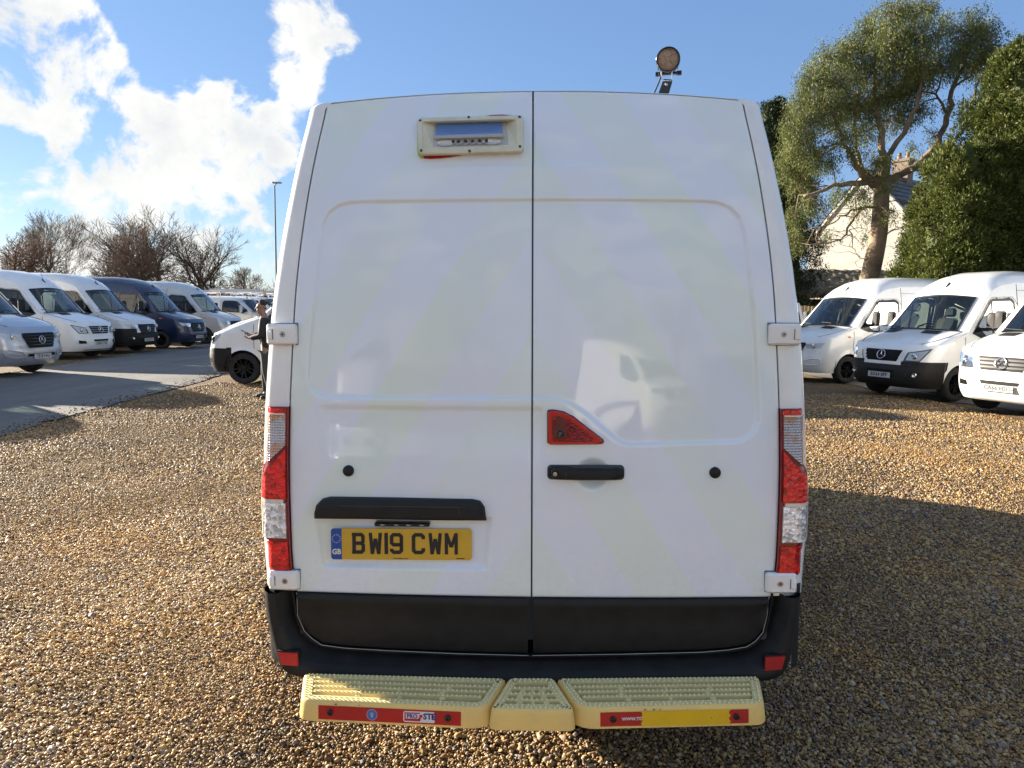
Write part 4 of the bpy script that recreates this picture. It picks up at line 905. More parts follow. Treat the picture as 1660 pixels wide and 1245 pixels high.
facequad(f1, b0, b1, .013, .049, .0014, 'logo_panel', Mpw, st1, [(b0 + .004, .013), (b1 - .004, .013), (b1, .017), (b1 - .004, .025), (b1, .033), (b1 - .003, .049), (b0 + .004, .049), (b0, .044), (b0, .018)])
facequad(f1, 0, 0, 0, 0, .0019, 'logo_frame', M_rt, st1, [(b0 + .004, .017), (b0 + .055, .017), (b0 + .060, .022), (b0 + .060, .0245), (b0 + .008, .0245)][:5])
facequad(f1, b0 + .004, b0 + .008, .017, .044, .0021, 'logo_frame', M_rt, st1)
facequad(f1, b0 + .004, b0 + .056, .0415, .045, .0023, 'logo_frame', M_rt, st1)
facequad(f1, 0, 0, 0, 0, .0025, 'logo_arrow', M_rt, st1, [(b0 + .046, .020), (b0 + .056, .034), (b0 + .052, .036), (b0 + .064, .0405), (b0 + .065, .029), (b0 + .061, .031), (b0 + .052, .018)])
facequad(f1, b0 + .058, b1 - .004, .0145, .0175, .0021, 'logo_bar', Mpw, st1)
Mlb = principled('logo_blue', (.03, .05, .22), .45)
text_obj('logo_word', 'PRO', .019, Mlb, st1, lambda x, y: f1(b0 + .030 + x, .0325 + y, .0028), .0006)
text_obj('logo_word', 'STE', .027, Mlb, st1, lambda x, y: f1(b0 + .088 + x, .0335 + y, .0028), .0010)
facequad(f1, b1 - .011, b1 - .0075, .024, .043, .0028, 'logo_letter', Mlb, st1)
facequad(f1, b1 - .008, b1 - .003, .031, .034, .0028, 'logo_letter', Mlb, st1)
f3, l3 = front_frame(C3, 0); s0, s1 = l3 * .115, l3 * .915; LT = s1 - s0
facequad(f3, s0, s1, .008, .054, .0008, 'red_tape', M_rt, st3)
y0s, y1s = s0 + LT * .275, s0 + LT * .87
facequad(f3, 0, 0, 0, 0, .0016, 'yellow_tape', M_yt, st3, [(y0s + .002, .006)] + [(y1s + (.004 if k % 2 else -.003), .006 + k * .0098) for k in range(6)] + [(y0s + (.004 if k % 2 else -.001), .055 - k * .0098) for k in range(5)])
bolt(f3, s0 + LT * .085, .031, st3); bolt(f3, s0 + LT * .915, .031, st3)
text_obj('web_lettering', 'WWW.TO', .0145, principled('white_print', (.8, .8, .8), .4), st3, lambda x, y: f3(y0s - .030 + x, .031 + y, .0014), .0003)
for a, b in ((C1, .3), (C1, .7), (C3, .3), (C3, .7)):
    p = a[0].lerp(a[3], b); MB().box((p.x, p.y + .10, ZS - .045), (.05, .34, .035), .004).build('step_bracket', M_under, van)
# scuffs on the steps
Msc = principled('scuff_mark', (.10, .08, .06), .8)
for f, s, h, a in ((f1, .12, .061, .006), (f1, .20, .061, .003), (f3, .22, .061, .005), (f3, .25, .060, .005), (f3, .27, .060, .003), (f3, .44, .030, .003), (f3, .45, .033, .0018)):
    facequad(f, 0, 0, 0, 0, .0022, 'scuff', Msc, st1 if f is f1 else st3, [(s + a * random.uniform(.5, 1) * math.cos(t), h + a * .6 * random.uniform(.4, 1) * math.sin(t)) for t in np.linspace(0, 6, 8)])

# ------------------------------------------------------------------ other vans. Local frame: +X forward, nose at x = 0, so a point d metres back is (-d, y, z)
SPR = dict(L=5.9, S=[(.25, .90), (.45, .95), (.8, .985), (1.15, .99), (1.4, .965), (2.1, .865), (2.5, .80)],
    d0=[(.26, .14), (.34, .05), (.5, .0), (.62, .0), (.72, .025), (.9, .05), (1.05, .10), (1.14, .17)], zn=1.14, nL=.62,
    cowl=((1.02, 1.44), (1.24, 1.40)), hood_m=[(.42, 1.30), (.75, 1.395)],
    top=[((1.64, 2.16), (1.86, 2.08), 2.0), ((1.76, 2.30), (1.95, 2.19), 2.6), ((1.95, 2.45), (2.10, 2.29), 3.0), ((2.25, 2.58), (2.35, 2.37), 3.4), ((2.7, 2.68), (2.75, 2.43), 3.8), ((3.3, 2.72), (3.3, 2.45), 4), ((5.75, 2.73), (5.75, 2.46), 4), ((5.88, 2.66), (5.88, 2.42), 4)],
    win=[(1.46, 1.42), (1.50, 1.50), (1.93, 2.00), (2.02, 2.06), (2.60, 2.08), (2.68, 2.02), (2.70, 1.44), (2.64, 1.36), (2.2, 1.31), (1.78, 1.30)], tri=[(1.34, 1.375), (1.52, 1.555), (1.80, 1.29), (1.60, 1.285)],
    wheels=(1.02, 4.68), wr=.345, door=2.80, seam0=.92, mirror=(1.62, 1.50))
def scaled(P, ks, zc=1.40):          # lower roof: everything above the belt line squeezed
    f = lambda z: z if z < zc else zc + (z - zc) * ks
    Q = dict(P); Q['S'] = [(f(z), w) for z, w in P['S']]
    Q['top'] = [((c[0], f(c[1])), (e[0], f(e[1])), m) for c, e, m in P['top']]
    Q['win'] = [(d, f(z)) for d, z in P['win']]; Q['tri'] = [(d, f(z)) for d, z in P['tri']]
    Q['cowl'] = tuple((d, f(z)) for d, z in P['cowl']); Q['hood_m'] = [(d, f(z)) for d, z in P['hood_m']]
    return Q
def low_van(P):
    Q = dict(P); z1 = {2.16: 1.84, 2.30: 1.88, 2.45: 1.915, 2.58: 1.94, 2.68: 1.955, 2.72: 1.965, 2.73: 1.965, 2.66: 1.92}; z2 = {2.08: 1.76, 2.19: 1.79, 2.29: 1.81, 2.37: 1.82, 2.43: 1.825, 2.45: 1.83, 2.46: 1.83, 2.42: 1.80}
    Q['top'] = [((c[0], z1[c[1]]), (e[0], z2[e[1]]), m) for c, e, m in P['top']]
    Q['top'] = [((c[0] * .93 if c[0] > 5 else c[0], c[1]), (e[0] * .93 if e[0] > 5 else e[0], e[1]), m) for c, e, m in Q['top']]
    Q['S'] = [(.25, .90), (.45, .95), (.8, .985), (1.15, .975), (1.35, .95), (1.85, .80)]; Q['L'] = 5.9 * .93
    f = lambda z: z if z < 1.2 else 1.2 + (z - 1.2) * .62
    Q['win'] = [(d, f(z)) for d, z in P['win']]; Q['tri'] = [(d, f(z)) for d, z in P['tri']]
    g_ = lambda z: z if z < 1.0 else 1.0 + (z - 1.0) * .72
    Q['cowl'] = tuple((d, g_(z)) for d, z in P['cowl']); Q['hood_m'] = [(d, g_(z)) for d, z in P['hood_m']]; Q['zn'] = 1.04
    Q['mirror'] = (1.6, 1.28); Q['wheels'] = (1.0, 4.1); Q['wr'] = .33
    return Q
REN = scaled(SPR, .83); REN['d0'] = [(.26, .10), (.40, .02), (.60, .0), (.75, .02), (.95, .07), (1.10, .15)]; REN['zn'] = 1.10; REN['wheels'] = (.90, 4.5); REN['nL'] = .66
REN['cowl'] = ((1.05, 1.50), (1.28, 1.45)); REN['hood_m'] = [(.42, 1.29), (.78, 1.43)]; REN['win'] = [(d + .03, z + .06) for d, z in REN['win']]; REN['tri'] = [(d + .03, z + .05) for d, z in REN['tri']]
LOW = low_van(SPR)
PROTO = {}
def star_emblem(par, P, r, mat):
    # P(y, z) -> (point, normal) on the nose; ring and three tapered arms
    c, nn = P(0, 0); e = thing('grille_star', None, None); e.parent = par
    up = Vector((0, 0, 1)); up = (up - nn * up.dot(nn)).normalized(); sd = up.cross(nn)
    mb = MB(); ring = [c + nn * .02 + (sd * math.cos(t) + up * math.sin(t)) * r for t in np.linspace(0, 2 * math.pi, 25)]
    mb.tube(ring, r * .085, 6, False); mb.build('star_rim', mat, e, True)
    mb = MB()
    for k in range(3):
        a = math.pi / 2 + k * 2 * math.pi / 3; d = sd * math.cos(a) + up * math.sin(a); q = sd * math.cos(a + 1.571) + up * math.sin(a + 1.571)
        o = c + nn * .018; mb.add([o + q * r * .13, o - q * r * .13, o + d * r * .97, o + nn * .018 * (r / .1)], [(0, 3, 2), (3, 1, 2), (0, 1, 3)])
    mb.build('star_arm', mat, e); e_ = e
def make_van(key, G, paint_m, style, bumper_m, plate=None, sign=None, wheel='black', emb=True, tone=None):
    root = bpy.data.objects.new('parked_van', None); COL.objects.link(root)
    S = lambda z: interp(z, G['S']); zn = G['zn']; nL = G['nL']
    n_ = 2.9
    def nose(phi, z, off=0.0):                       # phi in degrees, 0 straight ahead, +90 van's left side
        c_, s_ = abs(math.cos(rad(phi))) ** (2 / n_), math.copysign(abs(math.sin(rad(phi))) ** (2 / n_), phi)
        d = interp(z, G['d0']) + (nL - interp(z, G['d0'])) * (1 - c_); y = S(z) * s_
        p = Vector((-d, y, z))
        if off:
            e = .5; a, b = nose(phi - e, z), nose(phi + e, z); u, v = nose(phi, z - .01), nose(phi, z + .01)
            nn = (b - a).cross(v - u).normalized()
            if nn.x < 0 and abs(phi) < 80 or nn.y * phi < 0 and abs(phi) >= 80: nn = -nn
            p = p + nn * off
        return p
    def phi_y(y, z):                                 # angle whose lateral position is y
        return math.degrees(math.asin(min(1, abs(y) / S(z)) ** (n_ / 2))) * (1 if y >= 0 else -1)
    def npy(y, z, off=0.0): return nose(phi_y(y, z), z, off)
    phis = list(np.linspace(-90, 90, 49))
    zs = [.26, .30, .36, .44, .52, .60, .66, .72, .80, .88, .96, 1.02, 1.08, zn]; zs = [z for z in zs if z <= zn]
    zsp = .72
    lo, hi = [z for z in zs if z <= zsp], [z for z in zs if z >= zsp]
    body = MB()
    def nosegrid(mb, zz, off=0.0): mb.grid([[nose(p, z, off) for p in phis] for z in zz])
    nosegrid(body, hi)
    bm_ = MB(); nosegrid(bm_, lo); bm_.grid([[nose(p, .26) for p in phis], [nose(p, .26) * .97 + Vector((-.12, 0, .02)) for p in phis]])
    # bonnet between the top of the nose and the cowl
    (cd, cz), (ed, ez) = G['cowl']
    def cowl(phi):
        y = S(ez) * .985 * math.copysign(abs(math.sin(rad(phi))), phi); t = abs(y) / (S(ez) * .985); return Vector((-(cd + (ed - cd) * t ** 2), y, cz + (ez - cz) * t ** 2))
    rows = []
    for k in range(9):
        t = k / 8; r = []
        for p in phis:
            a = nose(p, zn); b = cowl(p); q = a.lerp(b, t); cfac = 1 - (abs(p) / 90) ** 3
            q.z += .032 * math.sin(math.pi * t) * (.35 + .65 * cfac) + .02 * math.sin(math.pi * t) * (1 if abs(abs(p) - 30) < 8 else 0) * 0
            r.append(q)
        rows.append(r)
    body.grid(rows)
    # windscreen pillars and roof
    T = [((cd, cz), (ed, ez), 2.0)] + G['top']; ts = [math.sin(rad(a)) for a in np.linspace(-90, 90, 41)]
    def toprow(c, e, m_, off=0):
        out = []
        for t in ts:
            k = 1 - abs(t) ** m_; out.append(Vector((-(e[0] + (c[0] - e[0]) * (1 - t * t)), S(e[1]) * (t if m_ > 2 else t * .992), e[1] + (c[1] - e[1]) * k)))
        return out
    ws_rows = []
    for k in range(9):
        t = k / 8; c = [T[0][0][i] + (T[1][0][i] - T[0][0][i]) * t for i in (0, 1)]; e = [T[0][1][i] + (T[1][1][i] - T[0][1][i]) * t for i in (0, 1)]
        ws_rows.append(toprow(c, e, 2.0))
    gi0, gi1 = 8, 32
    Vv = [p for r in ws_rows for p in r]; nT = len(ts)
    body.add(Vv, [(i * nT + j, i * nT + j + 1, (i + 1) * nT + j + 1, (i + 1) * nT + j) for i in range(8) for j in range(nT - 1) if not (gi0 <= j < gi1 and i < 8)])
    body.grid([toprow(*t) for t in T[1:]])
    rear = toprow(*T[-1])
    # sides
    tl = [(nL, zn)] + [(-q.x, q.z) for q in [rows[k][-1] for k in range(1, 8)]] + [(e[0], e[1]) for c, e, m_ in T]
    win = np.array(G['win']); w1, w2 = G['wheels']; wr = G['wr'] * 1.16; wz = G['wr']
    ds = sorted(set(list(np.round(np.arange(nL, 2.95, .05), 3)) + list(np.round(np.arange(2.95, G['L'] - .1, .15), 3)) + [G['L'] - .1, nL] + [round(w + wr * math.cos(a), 3) for w in (w1, w2) for a in np.linspace(0, math.pi, 15) if w + wr * math.cos(a) > nL]))
    def zbot(d):
        b = .33
        for w in (w1, w2):
            if abs(d - w) < wr: b = max(b, wz + math.sqrt(wr * wr - (d - w) ** 2))
        return b
    sill = MB(); nv = 30; inwin = lambda d, z: bool(sd_poly(np.array([d]), np.array([z]), G['win'])[0] < .012)
    sidepan = []
    for s in (-1, 1):
        VV = []; FF = []; lower = []
        for i, d in enumerate(ds):
            zt = interp(d, tl); zb = min(zbot(d), zt - .05)
            for j in range(nv + 1):
                z = zb + (zt - zb) * j / nv; fl = .018 * max(0, 1 - abs(min(math.hypot(d - w1, z - wz), math.hypot(d - w2, z - wz)) - wr) / .09) if z < .95 else 0
                VV.append((-d, s * (S(z) + fl), z))
        for i in range(len(ds) - 1):
            for j in range(nv):
                a = i * (nv + 1) + j; f = (a, a + nv + 1, a + nv + 2, a + 1)
                cx, cz_ = -sum(VV[k][0] for k in f) / 4, sum(VV[k][2] for k in f) / 4
                if inwin(cx, cz_): continue
                FF.append(f if s < 0 else f[::-1])
        body.add(VV, FF)
        sidep = lambda d, z, o=.004, s=s: Vector((-d, s * (S(z) + o), z))
        # window frame ring and glass
        W_ = G['win']; cx = sum(p[0] for p in W_) / len(W_); cz_ = sum(p[1] for p in W_) / len(W_)
        g_ = lambda k: [(cx + (d - cx) * k[0], cz_ + (z - cz_) * k[1]) for d, z in W_]
        ro, ri = g_((1.045, 1.07)), g_((.955, .93))
        fo = MB().grid([[sidep(d, z, .006) for d, z in ro + ro[:1]], [sidep(d, z, .006) for d, z in ri + ri[:1]]]).build('side_window_frame', M_blackg, root)
        gl = MB(); gl.add([sidep(d, z, .0035) for d, z in g_((.97, .95))], [tuple(range(len(W_)))]); gl.build('side_window', M_glass, fo)
        xq = 1.98 if key != 'low' else 1.9
        zq = interp(xq, [(p[0], p[1]) for p in W_[1:4]]) - .02; zq0 = 1.31 if G is not LOW else 1.27
        MB().tube([sidep(xq, zq0, 0), sidep(xq, zq, 0)], .016, 4).build('window_post', M_blackg, fo)
        MB().add([sidep(d, z, .006) for d, z in G['tri']], [tuple(range(len(G['tri'])))]).build('mirror_base', M_blackg, root)
        # door mirror
        md, mz = G['mirror']; mr = thing('door_mirror', None, None); mr.parent = root
        MB().box((-md - .02, s * (S(mz) + .20), mz + .12), (.10, .20, .36), .035).build('mirror_shell', M_black if style != 'low' else paint_m, mr, True)
        MB().box((-md - .0, s * (S(mz) + .06), mz - .04), (.07, .22, .07), .02).build('mirror_arm', M_black, mr)
        MB().box((-md - .074, s * (S(mz) + .20), mz + .13), (.006, .16, .28), .002).build('mirror_glass', M_chrome, mr)
        # seams
        sm = MB(); zt2 = interp(G['door'], tl)
        sm.tube([sidep(G['door'], z, .001) for z in np.linspace(.45, zt2 - .02, 14)], .007, 4, False)
        sm.tube([sidep(G['seam0'] + .22 + .0 * z, z, .001) for z in np.linspace(.78, 1.30, 6)], .006, 4, False)
        pts = [(G['seam0'] + .22, 1.30)] + [(cx + (d - cx) * 1.10, cz_ + (z - cz_) * 1.13) for d, z in W_[1:6]] + [(G['door'], interp(G['door'], [(0, 0)]) + W_[5][1] - .05)]
        sm.tube([sidep(d, z, .001) for d, z in pts[1:]], .006, 4, False)
        if G is not LOW: sm.tube([Vector((p.x - 0.0, p.y * 1.001 * 1, p.z)) for p in [sidep(d, 2.28 - .0 * d, .001) for d in np.linspace(G['door'], G['L'] - .2, 12)]] if G is SPR else [sidep(d, 1.95, .001) for d in (3, 5)], .005, 4, False)
        sm.tube([sidep(4.15, z, .001) for z in np.linspace(.45, zt2 - .03, 12)], .006, 4, False)
        sm.build('door_gap', M_seam, root)
        MB().grid([[sidep(d, z, o) for d in np.linspace(w1 + wr + .05, w2 - wr - .05, 8)] for z, o in ((.62, .002), (.625, .016), (.73, .016), (.74, .002))]).build('side_moulding', M_black, root)
        MB().box((-(G['door'] - .16), s * (S(1.12) + .018), 1.12), (.17, .035, .04), .012).build('door_handle', M_black, root)
        if style == 'new': MB().box((-.98, s * (S(1.13) + .006), 1.16), (.09, .012, .035), .003).build('side_repeater', M_orange, root)
        # headlamps
        def npatch(nm, quad, mat, off, par, n1=6, n2=4, y=False):
            (a, b, c, d_) = quad; g2 = []
            for i in range(n2 + 1):
                v = i / n2; l = (a[0] + (d_[0] - a[0]) * v, a[1] + (d_[1] - a[1]) * v); r_ = (b[0] + (c[0] - b[0]) * v, b[1] + (c[1] - b[1]) * v)
                g2.append([nose(s * (l[0] + (r_[0] - l[0]) * k / n1), l[1] + (r_[1] - l[1]) * k / n1, off) for k in range(n1 + 1)])
            return MB().grid(g2).build(nm, mat, par, True)
        hl = thing('headlight', None, None); hl.parent = root
        if style == 'old': q = [(20, .80), (44, .80), (62, 1.07), (24, .98)]
        elif style == 'new': q = [(24, .86), (52, .88), (62, 1.02), (20, .97)]
        elif style == 'renault': q = [(40, .84), (60, .92), (76, 1.09), (46, 1.09)]
        else: q = [(26, .80), (52, .84), (66, .99), (28, .93)]
        bez = npatch('bezel', q, M_headd if style == 'old' else M_headl, .004, hl)
        ctr = lambda a, b: tuple(sum(p[i] * w for p, w in zip(q, (a * b, (1 - a) * b, (1 - a) * (1 - b), a * (1 - b)))) for i in (0, 1))
        def inner(f): cq = [sum(p[i] for p in q) / 4 for i in (0, 1)]; return [(cq[0] + (p[0] - cq[0]) * f, cq[1] + (p[1] - cq[1]) * f) for p in q]
        npatch('reflector', inner(.80), M_headl, .008, hl)
        cq = [sum(p[i] for p in q) / 4 for i in (0, 1)]
        c1 = nose(s * (cq[0] - 3), cq[1] - .01, .012)
        MB().lathe([(.062, 0), (.055, .012), (.03, .004), (.0, .012)], 14, 'X', c1).build('lamp_bowl', M_chrome, hl, True)
        npatch('lamp_cover', q, M_lampglass, .022, hl)
        bq = {'old': [(28, .50), (48, .50), (48, .60), (30, .58)], 'new': [(24, .46), (52, .50), (56, .62), (26, .56)], 'renault': [(40, .45), (52, .47), (52, .56), (40, .55)], 'low': [(30, .45), (46, .47), (46, .56), (30, .55)]}[style]
        npatch('bumper_recess', bq, bumper_m if style == 'new' else M_blackg, .003 if style != 'new' else -.03, root)
        if style == 'new':
            pts = [nose(s * p, z, .012) for p, z in ((22, .50), (26, .575), (38, .605), (50, .63), (58, .60), (58, .52), (50, .47), (36, .45), (24, .46), (22, .50))]
            MB().tube(pts, .012, 6, False).build('bumper_crease', bumper_m, root, True)
        if bumper_m is M_black and style != 'renault':
            cc = nose(s * 40, .54, .01); MB().lathe([(.05, 0), (.045, .012), (0, .004)], 12, 'X', cc).build('fog_lamp', M_chrome, root)
    # grille
    gr = thing('grille', None, None); gr.parent = root
    def gpatch(nm, half_lo, half_hi, z0, z1, mat, off, par, n2=4):
        rws = []
        for i in range(n2 + 1):
            v = i / n2; z = z0 + (z1 - z0) * v; h = half_lo + (half_hi - half_lo) * v
            rws.append([npy(h * k / 8, z, off) for k in range(-8, 9)])
        return MB().grid(rws).build(nm, mat, par, True)
    bumpc = lambda z: .03 * 0
    gm = M_grilleg if tone == 'grey' else M_grille
    if style == 'old':
        gpatch('grille_surround', .40, .47, .745, 1.045, paint_m if tone != 'x' else M_chrome, .014, gr, 6); gpatch('grille_mesh', .345, .43, .785, 1.015, M_grille, .020, gr)
        bh = .016 if tone != 'silver' else .006
        for z in (.84, .90, .96): gpatch('grille_bar', .36 + (z - .78) * .27, .36 + (z - .76) * .27, z - bh, z + bh, M_grille if tone is None else (M_steel if tone == 'silver' else gm), .034, gr, 2)
        emz, er = .905, .092
    elif style == 'new':
        gpatch('grille_mesh', .36, .50, .66, .965, M_grille, .012, gr)
        gpatch('grille_mesh', .50, .47, .965, 1.0, M_grille, .012, gr, 1)
        for z in (.73, .80, .87, .93): gpatch('grille_bar', .37 + (z - .66) * .42, .37 + (z - .66) * .42, z - .011, z + .011, M_blackg, .028, gr, 2)
        emz, er = .835, .088
        gpatch('lower_intake', .42, .40, .47, .53, M_grille, .006, gr, 2)
    elif style == 'renault':
        gpatch('grille_mesh', .45, .48, .80, .92, M_grille, .008, gr); gpatch('chrome_bar', .50, .50, .90, .925, M_chrome, .02, gr, 1)
        gpatch('lower_intake', .50, .45, .46, .58, M_grille, .006, gr, 2); gpatch('chrome_bar', .52, .52, .60, .62, M_chrome, .02, gr, 1)
        emz = .86
    else:
        gpatch('grille_mesh', .42, .46, .62, .80, M_grille, .008, gr); gpatch('grille_bar', .44, .44, .70, .72, M_chrome, .02, gr, 1); emz = .72
    if style in ('old', 'new'):
        star_emblem(gr, lambda y, z: (npy(y, emz + z, .03), (npy(0, emz, .02) - npy(0, emz)).normalized()), er, M_chrome)
    if style == 'old':
        gpatch('lower_intake', .30, .33, .555, .615, M_grille if tone != 'silver2' else M_grilleg, .008, gr, 2)
        sp = gpatch('bumper_lip', .62, .60, .30, .325, M_chrome if tone in ('silver', 'silver2') else bumper_m, .02, root, 1)
    if plate:
        pz = .50 if style == 'old' else .47
        pt = thing('number_plate', None, None); pt.parent = root
        ctr_ = npy(0, pz, .022)
        MB().box(ctr_, (.012, .52, .111), .002).build('plate_back', M_plate, pt)
        text_obj('plate_characters', plate, .104, M_ink, pt, lambda x, y: (ctr_.x + .0075, ctr_.y - x * -1, ctr_.z + y), .0025, .93)
    # glass, vents, wipers, aerial
    Vw = [r[j] + Vector((-.004, 0, -.002)) for r in ws_rows for j in range(gi0, gi1 + 1)]; nw = gi1 - gi0 + 1
    wsn = MB(); wsn.add(Vw, [(i * nw + j, i * nw + j + 1, (i + 1) * nw + j + 1, (i + 1) * nw + j) for i in range(8) for j in range(nw - 1)])
    wso = wsn.build('windscreen', M_glass, root, True)
    ring = [ws_rows[0][j] for j in range(gi0, gi1 + 1)] + [ws_rows[k][gi1] for k in range(1, 9)] + [ws_rows[8][j] for j in range(gi1 - 1, gi0 - 1, -1)] + [ws_rows[k][gi0] for k in range(7, -1, -1)]
    cc = sum(ring, Vector()) / len(ring)
    r0 = [p + Vector((.005, 0, .004)) for p in ring]; r1 = [cc + (p - cc) * .955 + Vector((.005, 0, .004)) for p in ring]
    r1 = [Vector((a.x, a.y, a.z)) for a in r1]
    MB().grid([[p - (p - cc) * -.012 for p in r0], [p + (cc - p) * .06 for p in ring]]).map(lambda v: v + Vector((.003, 0, .003))).build('windscreen_frit', M_blackg, wso)
    mb = MB()
    def hoodp(y, t, o=.006):
        p = phi_y(y, zn); k = t * 8; i = min(7, int(k)); j = (p + 90) / 180 * 48; j0 = min(47, int(j)); a = rows[i][j0].lerp(rows[i][j0 + 1], j - j0); b = rows[i + 1][j0].lerp(rows[i + 1][j0 + 1], j - j0)
        q = a.lerp(b, k - i); return q + Vector((0, 0, o))
    for s in (-1, 1):
        mb = MB().grid([[rows[k].__getitem__(24 + s * j) + Vector((0, 0, .012)) for j in (4, 6, 8, 10)] for k in (5, 6, 7)]); mb.build('bonnet_vent', M_black, root)
        MB().tube([hoodp(s * y_, t_, .004) for y_, t_ in ((.70, .02), (.84, .22), (.91, .5), (.93, .97))], .006, 4, False).build('bonnet_gap', M_seam, root)
        wb = cowl(s * 20) + Vector((.02, 0, .03))
        MB().tube([wb, wb + Vector((-.02, s * .30 - .30, .03)), wb + Vector((-.05, s * .2 - .55, .045))], .009, 4).build('wiper', M_black, root)
    MB().grid([[cowl(p) + Vector((dx, 0, dz)) for p in np.linspace(-62, 62, 15)] for dx, dz in ((.05, .012), (-.01, .018))]).build('cowl', M_black, root)
    ax = .5 * (G['top'][1][0][0] + G['top'][2][0][0]); az = .5 * (G['top'][1][0][1] + G['top'][2][0][1])
    an = thing('aerial', None, None); an.parent = root
    MB().add([(-ax + .07, -.018, az - .05), (-ax + .07, .018, az - .05), (-ax - .06, .03, az + .03), (-ax - .06, -.03, az + .03), (-ax - .03, 0, az + .075)], [(0, 1, 4), (1, 2, 4), (2, 3, 4), (3, 0, 4)]).build('aerial_base', M_black, an)
    MB().tube([(-ax - .02, 0, az + .06), (-ax - .10, 0, az + .36)], [.007, .004], 5).build('aerial_rod', M_black, an)
    # rear face and underbody
    rr_ = rear + []; zb_ = .45
    mb = MB(); mb.add([Vector((-G['L'] + .02, p.y, p.z)) for p in rr_] + [Vector((-G['L'], S(.9) * k, zb_)) for k in (1, -1)], [tuple(range(len(rr_) + 2))]); body.add(mb.V, mb.F)
    ob = body.build('body', paint_m, root, True); smooth_angle(ob, 38)
    ob = bm_.build('front_bumper', bumper_m, root, True); smooth_angle(ob, 40)
    if bumper_m is M_black:
        band = [(0, .72), (.3, .72)]
        hi_ = .80 if style != 'renault' else .78
        for s in (-1, 1):
            MB().grid([[nose(s * p, z, .004) for p in np.linspace(26 if style == 'new' else 18, 90, 14)] for z in (.72, (hi_ + .72) / 2, hi_ if style != 'new' else .86)]).build('bumper_corner', M_black, root, True)
            MB().grid([[Vector((-d, s * (S(z) + .006), z)) for d in np.linspace(nL, w1 - wr * .86, 5)] for z in (.34, .5, .66, .80)]).build('bumper_flank', M_black, root, True)
    mb = MB(); mb.box((-G['L'] / 2 - .2, 0, .40), (G['L'] - .9, 1.1, .20)); mb.box((-.6, 0, .42), (.7, 1.0, .25)); mb.build('underbody', M_under, root)
    for w in (w1, w2):
        for s in (-1, 1):
            MB().grid([[(-w + (wr + .0) * math.cos(a), s * (S(.7) + .01 - y), wz + wr * math.sin(a)) for a in np.linspace(-.1, math.pi + .1, 16)] for y in (.0, .30)] + [[(-w, s * (S(.7) - .30), wz)] * 16]).build('wheel_arch', M_under, root)
            wh = thing('wheel', None, None, (-w, s * .855, wz)); wh.parent = root; R_ = G['wr']
            MB().lathe([(R_ * .62, -.09), (R_ * .86, -.105), (R_ * .97, -.09), (R_, -.05), (R_, .05), (R_ * .97, .09), (R_ * .86, .105), (R_ * .62, .09)], 32, 'Y').build('tyre', M_tyre, wh, True)
            rm = M_rim if wheel == 'black' else M_rimg
            mb = MB().lathe([(R_ * .64, s * .09), (R_ * .60, s * .06), (R_ * .58, -.07), (R_ * .2, -.0), (0, 0)], 28, 'Y')
            mb.build('rim', M_rim, wh, True)
            mb = MB()
            for k in range(10):
                a = k * math.pi / 5 + (.09 if k % 2 else -.09); u = Vector((math.cos(a), 0, math.sin(a))); v = Vector((-u.z, 0, u.x))
                mb.add([u * R_ * .12 + v * .018 + Vector((0, s * .07, 0)), u * R_ * .12 - v * .018 + Vector((0, s * .07, 0)), u * R_ * .62 - v * .013 + Vector((0, s * .088, 0)), u * R_ * .62 + v * .013 + Vector((0, s * .088, 0)), u * R_ * .12 + v * .02, u * R_ * .12 - v * .02, u * R_ * .62 - v * .02, u * R_ * .62 + v * .02], [(0, 1, 2, 3), (4, 0, 3, 7), (1, 5, 6, 2)])
            mb.lathe([(R_ * .20, s * .06), (R_ * .18, s * .085), (0, s * .088)], 14, 'Y'); mb.build('spokes', rm, wh)
    # cab: dashboard, wheel, seats, bulkhead
    cab = MB(); bz = cz - .10
    MB().box((-(cd + .35), 0, bz - .06), (.75, 1.5, .22), .05).build('dashboard', M_trim, root)
    for y in (-.46, .46):
        st = thing('seat', None, None); st.parent = root
        MB().box((-(cd + 1.25), y, 1.02), (.5, .48, .14), .05).build('cushion', M_seat, st, True)
        mb = MB(); mb.box((0, 0, .35), (.13, .48, .62), .055, Matrix.Rotation(rad(-12), 3, 'Y')); mb.map(lambda v: v + Vector((-(cd + 1.50), y, 1.02))); mb.build('backrest', M_seat, st, True)
        hz_ = 1.80 if G is not LOW else 1.58
        MB().box((-(cd + 1.64), y, hz_), (.10, .26, .20), .05).build('headrest', M_seat, st, True)
    swc = Vector((-(cd + .82), -.46, bz + .10)); tl_ = Matrix.Rotation(rad(-55), 3, 'Y')
    MB().tube([swc + tl_ @ Vector((0, .19 * math.cos(a), .19 * math.sin(a))) for a in np.linspace(0, 2 * math.pi, 25)], .016, 6, False).build('steering_wheel', M_trim, root, True)
    bd = cd + 1.82 if G is SPR else cd + 1.75
    MB().add([(-bd, S(z) * .97 * y, z) for z, y in ((.6, -1), (.6, 1), (interp(bd, tl) - .05, 1), (interp(bd, tl) - .05, -1))], [(0, 1, 2, 3)]).build('bulkhead', M_bulk, root)
    MB().box((-(cd + .9), 0, .62), (1.9, 1.7, .05)).build('cab_floor', M_trim, root)
    if sign:
        ws_p = lambda u, v: ws_rows[int(v * 8)][int(gi0 + u * (gi1 - gi0))] + Vector((-.03, 0, -.01))
        mb = MB(); i0, i1 = sign
        mb.add([ws_p(i0, .15), ws_p(i1, .15), ws_p(i1, .8), ws_p(i0, .8)], [(0, 1, 2, 3)]); o = mb.build('windscreen_sheet', principled('paper_sheet', (.72, .76, .74), .6), root)
    return root
